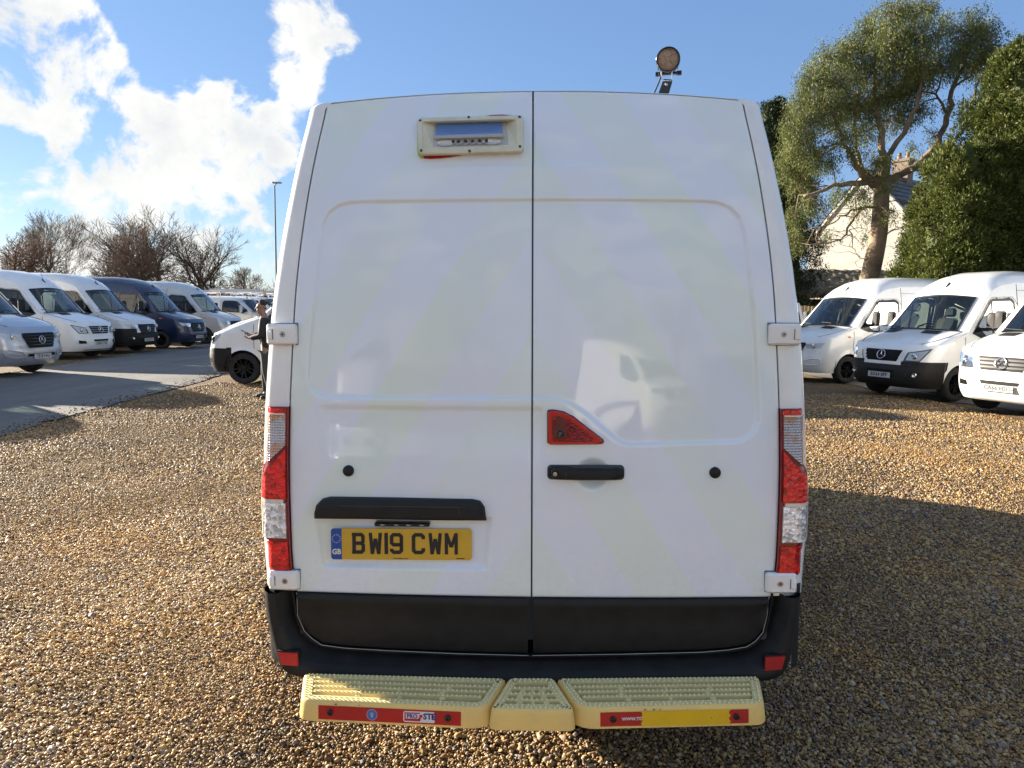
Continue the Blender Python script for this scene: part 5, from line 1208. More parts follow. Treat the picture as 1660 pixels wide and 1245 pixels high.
def place_van(o, label, x, y, head, z=0.0, group=None, cat='van', name='parked_van'):
    o.name = name; o.location = (x, y, z); o.rotation_euler = (0, 0, rad(head)); tag(o, label, cat, group); return o
GL_ = 'vans parked in a row across the road'; GR_ = 'vans parked in a row on the right'
v1 = make_van('v1', SPR, M_silver, 'new', M_silver, 'YE18 FAU'); place_van(v1, 'silver panel van cut off by the left edge, nearest in the row across the road', -11.44, 13.73, -3.7, 0, GL_)
v2 = make_van('v2', SPR, M_white, 'old', M_white, 'KR67 YCA', sign=(.42, .62), tone='silver'); place_van(v2, 'white panel van with white bumper and a paper sheet in its windscreen', -13.40, 19.2, -5.0, -.02, GL_)
v3 = make_van('v3', SPR, M_white2, 'new', M_black, 'LK20 RFY'); place_van(v3, 'white panel van with dark grey bumper beside the navy van', -13.4, 21.95, -3.6, .0, GL_)
v4 = make_van('v4', SPR, M_navy, 'new', M_navy, 'YG18 LHM'); place_van(v4, 'dark navy blue panel van in the row across the road', -13.05, 25.0, -4.0, .0, GL_)
v5 = make_van('v5', SPR, M_silver2, 'new', M_silver2, None, wheel='grey'); place_van(v5, 'pale silver panel van, farthest high-roof van of the left row', -13.3, 29.2, -5.3, .0, GL_)
v0 = copy_tree(v3); place_van(v0, 'white panel van just outside the left edge of the photo, known by its shadow', -12.0, 10.6, -4.0, 0, GL_)
vb = make_van('vb', SPR, M_white, 'old', M_black, 'BX64 BPF'); place_van(vb, 'white panel van with black bumper and plate BX64 BPF, middle of the right row', 7.20, 12.38, -155.6, .0, GR_)
va = make_van('va', SPR, M_white, 'new', M_white, None); place_van(va, 'white panel van without a visible plate, leftmost of the right row', 6.54, 15.85, -156.8, .0, GR_)
vc = make_van('vc', SPR, M_white2, 'old', M_white2, '-CA66 HSO-', tone='grey'); place_van(vc, 'white van with grey slatted grille and plate CA66 HSO, cut off by the right edge', 7.80, 9.55, -156.4, .03, GR_)
v6 = make_van('v6', REN, M_white, 'renault', M_black, None); place_van(v6, 'white van with black bumper and black alloys facing left beside the man', -7.25, 13.55, 185.0, .0)
vs = make_van('low', LOW, M_silver2, 'low', M_silver2, None); place_van(vs, 'small silver low-roof van behind the pale silver high-roof van', -12.4, 32.6, -5.0, .0); vs.scale = (1, 1, 1.08)
M_amber = principled('amber_beacon', (.85, .30, .03), .2, 0, .5)
def beacon(par, x, y, z):
    b = thing('beacon', None, None); b.parent = par
    MB().lathe([(.09, 0), (.09, .04), (0, .04)], 14, 'Z', (x, y, z)).build('beacon_base', M_black, b); MB().lathe([(.075, .04), (.075, .13), (.05, .17), (0, .18)], 14, 'Z', (x, y, z)).build('beacon_dome', M_amber, b, True)
lw = make_van('lowb', LOW, M_white, 'low', M_white, None)
rk = thing('roof_rack', None, None); rk.parent = lw
for x in (-2.4, -3.3, -4.2, -5.0):
    mb = MB(); mb.tube([(x, -.74, 1.84), (x, -.74, 2.12), (x, .74, 2.12), (x, .74, 1.84)], .022, 6); mb.build('rack_bar', M_chrome, rk)
for y in (-.72, 0, .72): MB().tube([(-2.3, y, 2.16), (-5.2, y, 2.16)], .022, 6).build('rack_rail', M_chrome, rk)
MB().tube([(-2.2, .3, 2.24), (-5.4, .3, 2.24)], .08, 10).build('rack_tube', M_bulk, rk)
beacon(lw, -2.0, 0, 1.96)
place_van(lw, 'white low-roof van with roof bars and amber beacon just behind the small silver van', -12.9, 36.6, -5.0, 0, 'white vans with roof racks far across the road'); lw.scale = (1, 1, 1.12)
for (x, y, l) in ((-13.1, 40.2, 'white low-roof van with roof bars, second of the far rack vans'), (-13.0, 44.0, 'white low-roof van with roof bars at the far end of the row'), (-17.5, 41.0, 'white van with roof bars standing behind the far end of the row')):
    place_van(copy_tree(lw), l, x, y, -5.0, 0, 'white vans with roof racks far across the road')
beacon(v2, -3.9, .45, 2.70)
# behind the camera: the mirrored van, and two added for the doors to reflect
place_van(copy_tree(va), 'white van behind the photographer, mirrored in the right rear door', 4.7, -15.0, 70, 0, 'vans behind the photographer')
place_van(copy_tree(v3), 'white van with dark bumper added behind the photographer for the doors to reflect, farther left', -7.5, -19.5, 80, 0, 'vans behind the photographer')
place_van(copy_tree(v4), 'navy van added behind the photographer for the doors to reflect', 9.2, -19.0, 100, 0, 'vans behind the photographer')
hv = 'vans parked behind the near van, known by their shadows'
place_van(copy_tree(v3), 'white van hidden behind the near van, shading the noses of the right row', -1.3, 14.9, 180, 0, hv)
place_van(copy_tree(v3), 'white van hidden behind the near van, farther back of the hidden pair', -2.3, 18.1, 180, 0, hv)
for o_ in [o for o in bpy.data.objects if o.get('group') == hv]: o_.location.x += .0

# ------------------------------------------------------------------ small flatbed truck, fence, barn, house
tr = thing('flatbed_truck', 'small white flatbed truck half hidden behind the near van and the right row', 'truck', (8.9, 23.3, 0), rad(-95), None)
cab_p = [(0, .45), (0, .95), (-.25, 1.15), (-.75, 1.95), (-1.0, 2.12), (-2.1, 2.15), (-2.3, 2.0), (-2.3, .45)]
MB().prism(cab_p, -.92, .92, lambda p, t: (p[0], t * (1 if p[1] < 1.2 else .93), p[1])).build('cab', M_white2, tr)
for s in (-1, 1): MB().add([(-.72, s * .935, 1.25), (-1.0, s * .90, 1.85), (-1.9, s * .90, 1.92), (-2.0, s * .935, 1.2)], [(0, 1, 2, 3)]).build('side_window', M_blackg, tr)
MB().add([(-.235, -.8, 1.17), (-.235, .8, 1.17), (-.74, .76, 1.95), (-.74, -.76, 1.95)], [(0, 1, 2, 3)]).build('windscreen', M_blackg, tr)
MB().box((-4.0, 0, .95), (3.3, 1.95, .10)).build('load_bed', M_bulk, tr)
for s in (-1, 1): MB().box((-4.0, s * .98, 1.18), (3.3, .04, .40)).build('drop_side', M_white2, tr)
for x in (-2.45, -5.6):
    for s in (-1, 1): MB().box((x, s * .86, 1.65), (.12, .12, 1.75)).build('rack_post', principled('weathered_post', (.16, .13, .10), .8), tr)
MB().box((-4.0, .86, 2.42), (3.4, .07, .07)).build('rack_rail', M_white2, tr); MB().box((-2.45, 0, 2.30), (.06, 1.8, .06)).build('rack_rail', M_white2, tr)
for x in (-.95, -4.6):
    for s in (-1, 1): MB().lathe([(0, -.1), (.33, -.1), (.33, .1), (0, .1)], 24, 'Y', (x, s * .80, .33)).build('wheel', M_tyre, tr)
MB().box((-3, 0, .62), (5.0, .9, .2)).build('chassis', M_under, tr)

M_wood = noisy('pale_fence_wood', (.50, .38, .22), (.40, .30, .18), 6, .8, .2, 40)
fe = thing('board_fence', 'pale close-boarded wooden fence behind the right row of vans', 'fence', (7.9, 26.6, 0))
for k in range(3): MB().box((7.9, .03, .35 + .65 * k), (16.0, .05, .09)).build('rail', M_wood, fe)
bmesh_ = None
for k in range(115):
    if bmesh_ is None: o = MB().box((0, 0, 0), (.105, .022, 2.0), .003).build('board', M_wood, fe); bmesh_ = o.data
    else: o = link(bpy.data.objects.new('board', bmesh_), fe)
    o.location = (.06 + k * .138, random.uniform(-.004, .004), 1.04 + random.uniform(-.015, .015)); o.rotation_euler = (0, random.uniform(-.008, .008), 0)

M_render = noisy('cream_render', (.42, .405, .365), (.33, .32, .285), 1.1, .9, .3, 14, detail=9)
M_slate = noisy('slate', (.045, .05, .06), (.08, .085, .095), 5, .6, .3, 30)
M_lichen = noisy('lichen_roof', (.07, .05, .032), (.30, .23, .13), 2.6, .95, .8, 9, detail=10, bdist=.05)
M_brick = noisy('brick', (.15, .12, .09), (.21, .165, .12), 6, .9, .4, 30)
ho = thing('gable_house', 'cream rendered house with steep slate roof seen end-on behind the eucalyptus', 'house', (21.8, 46.0, 0), rad(37))
# local: +X along the ridge away from the viewer, gable wall in the plane x = 0
gw, eh, ah, ln = 3.9, 6.9, 11.2, 9.0
MB().prism([(-gw, 0), (gw, 0), (gw, eh), (0, ah), (-gw, eh)], 0, .3, lambda p, t: (t, p[0], p[1])).build('gable_wall', M_render, ho)
for s in (-1, 1): MB().box((ln / 2, s * (gw - .15), eh / 2), (ln - .7, .3, eh)).build('side_wall', M_render, ho)
MB().prism([(-gw, 0), (gw, 0), (gw, eh), (0, ah), (-gw, eh)], ln - .3, ln, lambda p, t: (t, p[0], p[1])).build('gable_wall', M_render, ho)
sl_l = math.hypot(gw, ah - eh); 
for s in (-1, 1):
    rf = thing('roof', None, None); rf.parent = ho; n_rows = 13
    dn = Vector((0, s * gw, eh - ah)).normalized(); nn = Vector((0, s * (ah - eh), gw)).normalized()
    for k in range(n_rows):
        a = Vector((0, 0, ah)) + dn * (sl_l + .35) * k / n_rows + nn * .05; b = Vector((0, 0, ah)) + dn * (sl_l + .35) * (k + 1.12) / n_rows + nn * .085
        nsl = 22
        mb = MB()
        for j in range(nsl):
            x0, x1 = -.15 + (ln + .3) * j / nsl, -.15 + (ln + .3) * (j + .95) / nsl; u = random.uniform(0, .012)
            P = [a + Vector((x0, 0, 0)), a + Vector((x1, 0, 0)), b + Vector((x1, 0, 0)) + nn * u, b + Vector((x0, 0, 0)) + nn * u]; mb.add(P + [p - nn * .03 for p in P], [(0, 1, 2, 3), (3, 2, 6, 7), (1, 5, 6, 2), (0, 3, 7, 4)])
        o = mb.build('slate_course', M_slate, rf)
    MB().add([Vector((-.12, 0, ah - .02)), Vector((-.12, 0, ah - .02)) + dn * (sl_l + .3), Vector((-.12, 0, ah - .26)) + dn * (sl_l + .3), Vector((-.12, 0, ah - .26))], [(0, 1, 2, 3)]).build('verge', M_bulk, rf)
ch = thing('chimney', None, None); ch.parent = ho
MB().box((4.6, 0, ah + .35), (.75, 1.1, 1.7)).build('stack', M_brick, ch); MB().box((4.6, 0, ah + 1.15), (.9, 1.25, .18)).build('stack_cap', M_brick, ch)
for y in (-.28, .28): MB().lathe([(.15, 0), (.12, .45), (.15, .48), (.10, .48)], 12, 'Z', (4.6, y, ah + 1.24)).build('chimney_pot', principled('clay_pot', (.22, .14, .09), .8), ch)

ba = thing('low_barn', 'low outbuilding with a lichen-covered mossy roof behind the right row of vans', 'barn', (12.9, 30.6, 0), rad(6))
MB().box((6.5, 3.0, 1.2), (12.4, 5.0, 2.4)).build('wall', noisy('dark_boarding', (.05, .04, .03), (.08, .06, .045), 8, .9), ba)
V = []; nx_, ny_ = 60, 14
rows = []
for j in range(ny_ + 1):
    t = j / ny_; rows.append([((-.9 + 1.0 * t) + (13.6 - 1.0 * t) * i / nx_, -.2 + 3.6 * t, 2.62 + 1.35 * t + .03 * math.sin(i * 2.1 + j) + random.uniform(-.02, .03) + (.05 if j % 2 else 0)) for i in range(nx_ + 1)])
rf = MB().grid(rows).grid([rows[-1], [(x, 6.4, 2.6) for x, _, _ in rows[-1]]]).grid([[(x, y, z - .18) for x, y, z in rows[0]], rows[0]]).build('roof', M_lichen, ba)
M_moss = noisy('verge_growth', (.05, .055, .02), (.16, .12, .06), 7, .95, .8, 30)
mb = MB()
for k in range(700):
    t = random.random(); p = Vector((-.95 + 1.0 * t + random.gauss(0, .12), -.25 + 3.6 * t, 2.62 + 1.4 * t + random.gauss(0, .08))) if k < 380 else Vector((random.uniform(-.9, 12), -.25 + random.gauss(0, .05), 2.52 + random.gauss(0, .06)))
    a = Vector((random.gauss(0, 1), random.gauss(0, 1), random.gauss(0, 1))).normalized() * .09; b = a.orthogonal().normalized() * .05
    mb.add([p + a, p + b, p - a, p - b], [(0, 1, 2, 3)])
o = mb.build('roof_moss', M_moss, ba); o['kind'] = 'stuff'

# street lamp
sl_ = thing('street_lamp', 'tall slim grey street lamp standing beyond the far vans', 'street lamp', (-17.2, 45.0, 0))
MB().tube([(0, 0, 0), (0, 0, 1.4), (0, 0, 1.45), (0, 0, 9.6)], [.10, .10, .065, .045], 10).build('pole', principled('galvanised_pole', (.16, .17, .17), .5, .5), sl_)
MB().tube([(0, 0, 9.55), (.10, -.05, 9.68), (.25, -.08, 9.72)], .03, 8).build('arm', M_steel, sl_)
mb = MB(); mb.box((.18, -.08, 9.76), (.62, .24, .09), .03); mb.build('lamp_head', principled('lamp_head_grey', (.25, .26, .27), .4), sl_)

# ------------------------------------------------------------------ trees
def tubes(segs, sides):              # list of (p, q, r0, r1) -> numpy verts/quads
    n = len(segs); P = np.array([s[0] for s in segs]); Q = np.array([s[1] for s in segs]); r0 = np.array([s[2] for s in segs])[:, None]; r1 = np.array([s[3] for s in segs])[:, None]
    d = Q - P; d /= np.maximum(np.linalg.norm(d, axis=1, keepdims=True), 1e-6); a = np.cross(d, np.where(np.abs(d[:, 2:3]) > .8, [[1., 0, 0]], [[0., 0, 1]])); a /= np.linalg.norm(a, axis=1, keepdims=True); b = np.cross(d, a)
    V = np.zeros((n, 2 * sides, 3))
    for k in range(sides):
        t = 2 * math.pi * k / sides; o = a * math.cos(t) + b * math.sin(t); V[:, k] = P + o * r0; V[:, sides + k] = Q + o * r1
    base = (np.arange(n) * 2 * sides)[:, None]; F = [np.concatenate([base + k, base + (k + 1) % sides, base + sides + (k + 1) % sides, base + sides + k], 1) for k in range(sides)]
    return V.reshape(-1, 3), np.stack(F, 1).reshape(-1, 4)
def branch_rec(rs, p, d, L, r, lvl, out, up=.12, spread=.75, maxl=6, tips=None, crook=.22):
    n = 3 if lvl < 3 else 2; seg = L / n
    for i in range(n):
        d = (d + Vector((rs.gauss(0, crook), rs.gauss(0, crook), rs.gauss(0, crook * .7) + up * .5))).normalized(); q = p + d * seg; r1 = r * (.86 if lvl < 4 else .8)
        out[min(lvl, 6)].append((tuple(p), tuple(q), r, r1)); 
        if lvl < maxl and (i > 0 or lvl > 0):
            for _ in range(1 if lvl < 3 else rs.choice([0, 1, 1])):
                ax = Vector((rs.gauss(0, 1), rs.gauss(0, 1), rs.gauss(0, .6))).normalized(); nd = (d + ax * spread).normalized()
                branch_rec(rs, q, nd, L * rs.uniform(.58, .80), r1 * rs.uniform(.45, .65), lvl + 1, out, up, spread, maxl, tips, crook)
        p, r = q, r1
    if lvl < maxl: 
        for _ in range(2): 
            ax = Vector((rs.gauss(0, 1), rs.gauss(0, 1), rs.gauss(0, .5))).normalized(); branch_rec(rs, p, (d + ax * spread * .6).normalized(), L * .72, r * .75, lvl + 1, out, up, spread, maxl, tips, crook)
    elif tips is not None: tips.append(tuple(p))
M_bark = noisy('bare_bark', (.075, .055, .038), (.13, .10, .07), 3, .9)
M_twig = noisy('bare_twigs', (.11, .085, .06), (.17, .135, .09), 1.2, .9)
M_twigr = noisy('reddish_twigs', (.14, .085, .06), (.19, .125, .085), 1.2, .9)
def bare_tree(seed, H, loc, label, trunkL=.26, spread=.8, up=.10, twig=M_twig, maxl=5, lean_=0, r0=.2):
    rs = random.Random(seed); out = {k: [] for k in range(7)}
    branch_rec(rs, Vector((0, 0, 0)), Vector((lean_, 0, 1)).normalized(), H * trunkL, r0, 0, out, up, spread, maxl)
    z = max(s[1][2] for k in out for s in out[k]); k_ = H / z
    t = thing('bare_tree', label, 'tree', loc, 0, 'bare trees across the road')
    lo = [s for k in (0, 1, 2) for s in out[k]]; hi = [s for k in (3, 4, 5, 6) for s in out[k]]
    V, F = tubes(lo, 6); a = fast_mesh('trunk', V * k_, F, M_bark, t, True)
    V, F = tubes([(p, q, max(r_, .009), max(r2, .0065)) for p, q, r_, r2 in hi], 3); b = fast_mesh('crown', V * k_, F, twig, t); b['kind'] = 'stuff'
    return t
def P3(px, py, Y):
    d = VAN_TILT.to_3x3() @ (FWD + RGT * ((px - 830) / FPX) + UPV * ((622.5 - py) / FPX)); C0 = VAN_TILT @ VCAM; return C0 + d * ((Y - C0.y) / d.y)
X_at = lambda px, Y: P3(px, 480, Y).x
Z_at = lambda px, py, Y: P3(px, py, Y).z
btrees = [(3, 66, 335, 62, .34, .42, .26, M_twig, .10, 'tall thin birch-like bare tree, leftmost tall one'), (11, 118, 372, 60, .20, .8, .1, M_twig, .22, 'bare tree with crooked limbs right of the thin birch'), (8, 175, 345, 58, .22, .75, .12, M_twig, .25, 'round bare tree with forked dark trunk, second from left of the large ones'),
          (21, 238, 392, 66, .2, .85, .08, M_twigr, .18, 'low bushy bare tree between the two large ones'), (5, 290, 336, 60, .20, .70, .16, M_twig, .24, 'largest bare tree, tallest of the right-hand cluster'), (17, 262, 360, 57, .22, .8, .12, M_twigr, .22, 'reddish bare tree at the left of the right-hand cluster'),
          (29, 340, 362, 62, .22, .75, .12, M_twig, .2, 'bare tree at the right end of the cluster'), (33, 372, 398, 64, .2, .8, .1, M_twig, .14, 'small bare tree falling away at the right of the cluster'), (41, 398, 430, 80, .2, .7, .1, M_twig, .12, 'distant small bare tree near the street lamp'),
          (45, 0, 372, 55, .2, .8, .1, M_twigr, .2, 'bare tree cut off by the left edge'), (52, 30, 408, 68, .2, .8, .1, M_twigr, .14, 'low bare tree between the left edge and the thin birch'), (57, 140, 405, 72, .2, .85, .1, M_twigr, .14, 'low scrubby bare tree behind the crooked-limbed one'), (63, 205, 415, 70, .2, .85, .1, M_twig, .14, 'low bare tree right of the forked tree')]
firstb = {}
for sd, px, py, Y, tl_, sp_, up_, tm, r0, lab in btrees:
    bare_tree(sd, Z_at(px, py, Y), (X_at(px, Y), Y, 0), lab, tl_, sp_, up_, tm, 6 if sd in (3,) else 5, .05, r0)
def scrub(x0, x1, Y, h, n, name, lab, cat, mat, seed, depth=2.5, th=.02):
    rs = np.random.default_rng(seed); X = rs.uniform(x0, x1, n); y = Y + rs.uniform(-depth, depth, n); z = rs.uniform(0, 1, n) ** .8 * h * (.75 + .25 * np.sin(X * 1.3) * np.sin(X * .37))
    d = rs.normal(0, 1, (n, 3)) * [1, 1, .6] + [0, 0, .9]; d /= np.linalg.norm(d, axis=1, keepdims=True); L = rs.uniform(.25, .8, n)[:, None]; P = np.stack([X, y, z], 1)
    V, F = tubes([(p, q, a, a * .5) for p, q, a in zip(P, P + d * L, rs.uniform(th * .4, th, n))], 3); o = fast_mesh(name, V, F, mat); tag(o, lab, cat, kind='stuff')
scrub(-64, -19, 56, 3.4, 26000, 'scrub', 'brown bare undergrowth below the bare trees across the road', 'undergrowth', M_twigr, 4)
scrub(-8, 60, 74, 4.2, 16000, 'treeline', 'low far-off line of scrub beyond the yard behind the near van', 'treeline', M_twig, 8, 2.0, .05)
scrub(-24, -8, 50, 2.9, 9000, 'hedge', 'long low brown hedge behind the far rack vans', 'hedge', M_twig, 5, 1.0)

def leaf_mat(name, c1, c2, c3, rough=.45):
    m = bpy.data.materials.new(name); m.use_nodes = True; t = m.node_tree; t.nodes.clear()
    co = N(t, 'ShaderNodeTexCoord').outputs['Object']
    n = N(t, 'ShaderNodeTexNoise', {'Vector': co, 'Scale': 1.1, 'Detail': 8, 'Roughness': .75}).outputs['Fac']
    n2 = N(t, 'ShaderNodeTexWhiteNoise', {'Vector': N(t, 'ShaderNodeVectorMath', {0: co, 1: (.12, .12, .12)}, operation='SNAP').outputs[0]}).outputs['Value']
    c = ramp(t, mathn(t, 'ADD', mathn(t, 'MULTIPLY', n, .75), mathn(t, 'MULTIPLY', n2, .28)), [(.3, c1), (.52, c2), (.75, c3)])
    b = N(t, 'ShaderNodeBsdfPrincipled', {'Base Color': c, 'Roughness': rough, 'Specular IOR Level': .25}); tr = N(t, 'ShaderNodeBsdfTranslucent', {'Color': c})
    N(t, 'ShaderNodeOutputMaterial', {'Surface': N(t, 'ShaderNodeMixShader', {0: .25, 1: b.outputs[0], 2: tr.outputs[0]}).outputs[0]}); return m
M_euc = leaf_mat('eucalyptus_leaf', (.055, .075, .022), (.12, .145, .042), (.24, .25, .075), .62)
M_ley = leaf_mat('conifer_spray', (.035, .048, .010), (.075, .095, .019), (.135, .145, .030), .6)
M_dkc = leaf_mat('dark_conifer_spray', (.012, .022, .010), (.025, .040, .015), (.045, .06, .02), .6)
def blades(C, D, L, W, name, mat, parent):      # narrow two-triangle leaves: centres, directions, lengths, widths
    n = len(C); rs = np.random.default_rng(n); S = np.cross(D, rs.normal(0, 1, (n, 3))); S /= np.maximum(np.linalg.norm(S, axis=1, keepdims=True), 1e-6)
    V = np.stack([C, C + D * L[:, None] * .45 + S * W[:, None], C + D * L[:, None], C + D * L[:, None] * .45 - S * W[:, None]], 1).reshape(-1, 3)
    return fast_mesh(name, V, np.arange(4 * n).reshape(n, 4), mat, parent)
# eucalyptus
YE = 26.0; eb = Vector((X_at(1395, YE), YE, 0))
eu = thing('eucalyptus_tree', 'tall eucalyptus with bare pale forked trunk and airy grey-green crown', 'tree', eb)
rs = random.Random(5); nrs = np.random.default_rng(5)
def LP(pts, y0=0, y1=0):
    n = len(pts) - 1; return [P3(px, py, YE + y0 + (y1 - y0) * i / n) - eb for i, (px, py) in enumerate(pts)]
def spl(P, k=5):
    out = []
    for i in range(len(P) - 1):
        p0, p1, p2, p3 = P[max(i - 1, 0)], P[i], P[i + 1], P[min(i + 2, len(P) - 1)]
        for j in range(k):
            t = j / k; out.append(.5 * ((2 * p1) + (p2 - p0) * t + (2 * p0 - 5 * p1 + 4 * p2 - p3) * t * t + (3 * p1 - p0 - 3 * p2 + p3) * t ** 3))
    return out + [P[-1]]
M_eubark = noisy('eucalyptus_bark', (.27, .19, .12), (.11, .08, .055), 1.6, .85, .7, 9, detail=9, bdist=.03)
tk = spl([Vector((-.15, 0, 0)), Vector((0, 0, 1.6))] + LP([(1412, 440), (1424, 380), (1428, 335), (1430, 290), (1434, 255)]))
MB().tube(tk, list(np.linspace(.40, .24, len(tk))), 14).build('trunk', M_eubark, eu, True)
limbs = [([(1429, 300), (1390, 296), (1345, 304), (1305, 318)], .16, 0, -1.2), ([(1430, 296), (1398, 284), (1378, 255), (1362, 215), (1345, 175)], .17, 0, -.6), ([(1430, 296), (1402, 280), (1388, 240), (1388, 190), (1395, 140)], .14, 0, .8),
         ([(1434, 262), (1426, 205), (1418, 150), (1425, 80)], .18, 0, .3), ([(1432, 296), (1480, 272), (1512, 240), (1536, 190), (1546, 140), (1565, 95)], .20, 0, .2), ([(1505, 248), (1545, 228), (1566, 200), (1580, 150), (1600, 110)], .10, .1, -1),
         ([(1430, 335), (1398, 338), (1378, 365), (1362, 388), (1312, 396)], .07, 0, -1.0), ([(1434, 262), (1470, 205), (1492, 150), (1500, 95)], .13, 0, -1.2), ([(1395, 337), (1372, 345), (1350, 362), (1320, 372)], .05, -.3, -1.4), ([(1428, 380), (1455, 372), (1475, 365)], .035, 0, -.6), ([(1425, 350), (1440, 348), (1452, 342)], .05, 0, -.5),
         ([(1536, 190), (1520, 150), (1528, 110)], .07, .2, .8), ([(1546, 140), (1575, 120), (1590, 85)], .06, .2, .6), ([(1388, 190), (1365, 160), (1345, 130)], .07, .6, .6), ([(1424, 140), (1450, 100), (1470, 60)], .08, .3, 0), ([(1428, 320), (1470, 330), (1495, 318)], .03, 0, -.8), ([(1378, 372), (1385, 400), (1395, 420)], .03, -.4, -.8)]
limbpts = []
for P, r, y0, y1 in limbs:
    q = spl(LP(P, y0, y1)); q = [v + Vector((rs.gauss(0, .03), rs.gauss(0, .05), rs.gauss(0, .03))) if 0 < i else v for i, v in enumerate(q)]
    MB().tube(q, list(np.linspace(r * .85, r * .28, len(q))), 8).build('limb', M_eubark, eu, True); limbpts += q
LPn = np.array([tuple(v) for v in limbpts])
clumps = [(1450, 22, 34, 3), (1492, 18, 28, 3), (1415, 52, 36, 3), (1378, 78, 34, 3), (1345, 98, 34, 3), (1322, 128, 34, 3), (1306, 165, 30, 3), (1355, 138, 40, 3), (1400, 112, 40, 3), (1440, 82, 40, 3), (1482, 62, 40, 3), (1520, 55, 24, 2), (1536, 25, 16, 1), (1572, 52, 40, 3), (1600, 72, 32, 3), (1560, 92, 36, 3), (1590, 105, 30, 3), (1615, 100, 20, 1),
          (1332, 178, 40, 3), (1300, 202, 34, 3), (1372, 178, 40, 3), (1412, 165, 38, 3), (1450, 145, 38, 3), (1490, 122, 36, 3), (1522, 112, 26, 2), (1290, 232, 32, 3), (1278, 266, 32, 3), (1296, 298, 32, 2), (1325, 250, 34, 3), (1312, 325, 24, 2), (1288, 350, 24, 2), (1286, 392, 26, 3), (1345, 272, 18, 1), (1482, 180, 30, 2), (1445, 195, 32, 2), (1405, 212, 26, 2), (1372, 225, 28, 2),
          (1428, 262, 26, 2), (1400, 318, 24, 1.6), (1440, 296, 14, 1), (1362, 312, 24, 1.3), (1516, 215, 16, .8), (1500, 262, 16, 1), (1480, 240, 14, .7), (1470, 150, 30, 2), (1395, 345, 20, .9), (1340, 335, 20, .8), (1330, 395, 14, .3), (1400, 385, 16, .4), (1470, 395, 18, .5), (1460, 420, 16, .4), (1350, 380, 14, .4), (1440, 345, 16, 1), (1395, 250, 18, 1), (1500, 90, 34, 2), (1460, 110, 34, 3), (1540, 170, 12, .6), (1515, 240, 10, .5)]
C = []; Dv = []; tw = []
for px, py, r, dens in clumps:
    R = r * 28.5 / FPX; c = np.array(tuple(P3(px, py, YE + rs.uniform(-1.3, 1.3)) - eb))
    j = np.argmin(np.linalg.norm(LPn - c, axis=1)); 
    if dens >= 1: tw.append((tuple(LPn[j]), tuple((LPn[j] + c) / 2 + nrs.normal(0, .12, 3)), .035, .022)); tw.append((tw[-1][1], tuple(c), .022, .012))
    ns = int(19 * dens * R * R / .5) + 5
    for _ in range(ns):
        v = nrs.normal(0, 1, 3); v /= np.linalg.norm(v); s = c + v * R * .92 * nrs.uniform(.2, 1.0) ** .7 * [1, 1.1, .95]
        tw.append((tuple(c + (s - c) * .15), tuple(s), .010, .005)); k = int(40)
        o = s + nrs.normal(0, 1, (k, 3)) * [.10, .10, .15] - [0, 0, .06]; C.append(o)
        d = nrs.normal(0, .45, (k, 3)) + [0, 0, -.85] + v * .25; Dv.append(d / np.linalg.norm(d, axis=1, keepdims=True))
for _ in range(150):           # bare twigs hanging about the lower limbs
    j = rs.randrange(len(limbpts)); p = Vector(limbpts[j]); d = Vector((rs.gauss(0, 1), rs.gauss(0, 1), rs.gauss(-.1, .7))).normalized(); r_ = .016
    for _ in range(5): q = p + d * rs.uniform(.15, .35); tw.append((tuple(p), tuple(q), r_, r_ * .75)); p = q; r_ *= .75; d = (d + Vector((rs.gauss(0, .4), rs.gauss(0, .4), rs.gauss(0, .4)))).normalized()
V, F = tubes(tw, 4); o = fast_mesh('twigs', V, F, M_eubark, eu); o['kind'] = 'stuff'
C = np.concatenate(C); Dv = np.concatenate(Dv); o = blades(C, Dv, nrs.uniform(.07, .14, len(C)), nrs.uniform(.009, .017, len(C)), 'crown', M_euc, eu); o['kind'] = 'stuff'

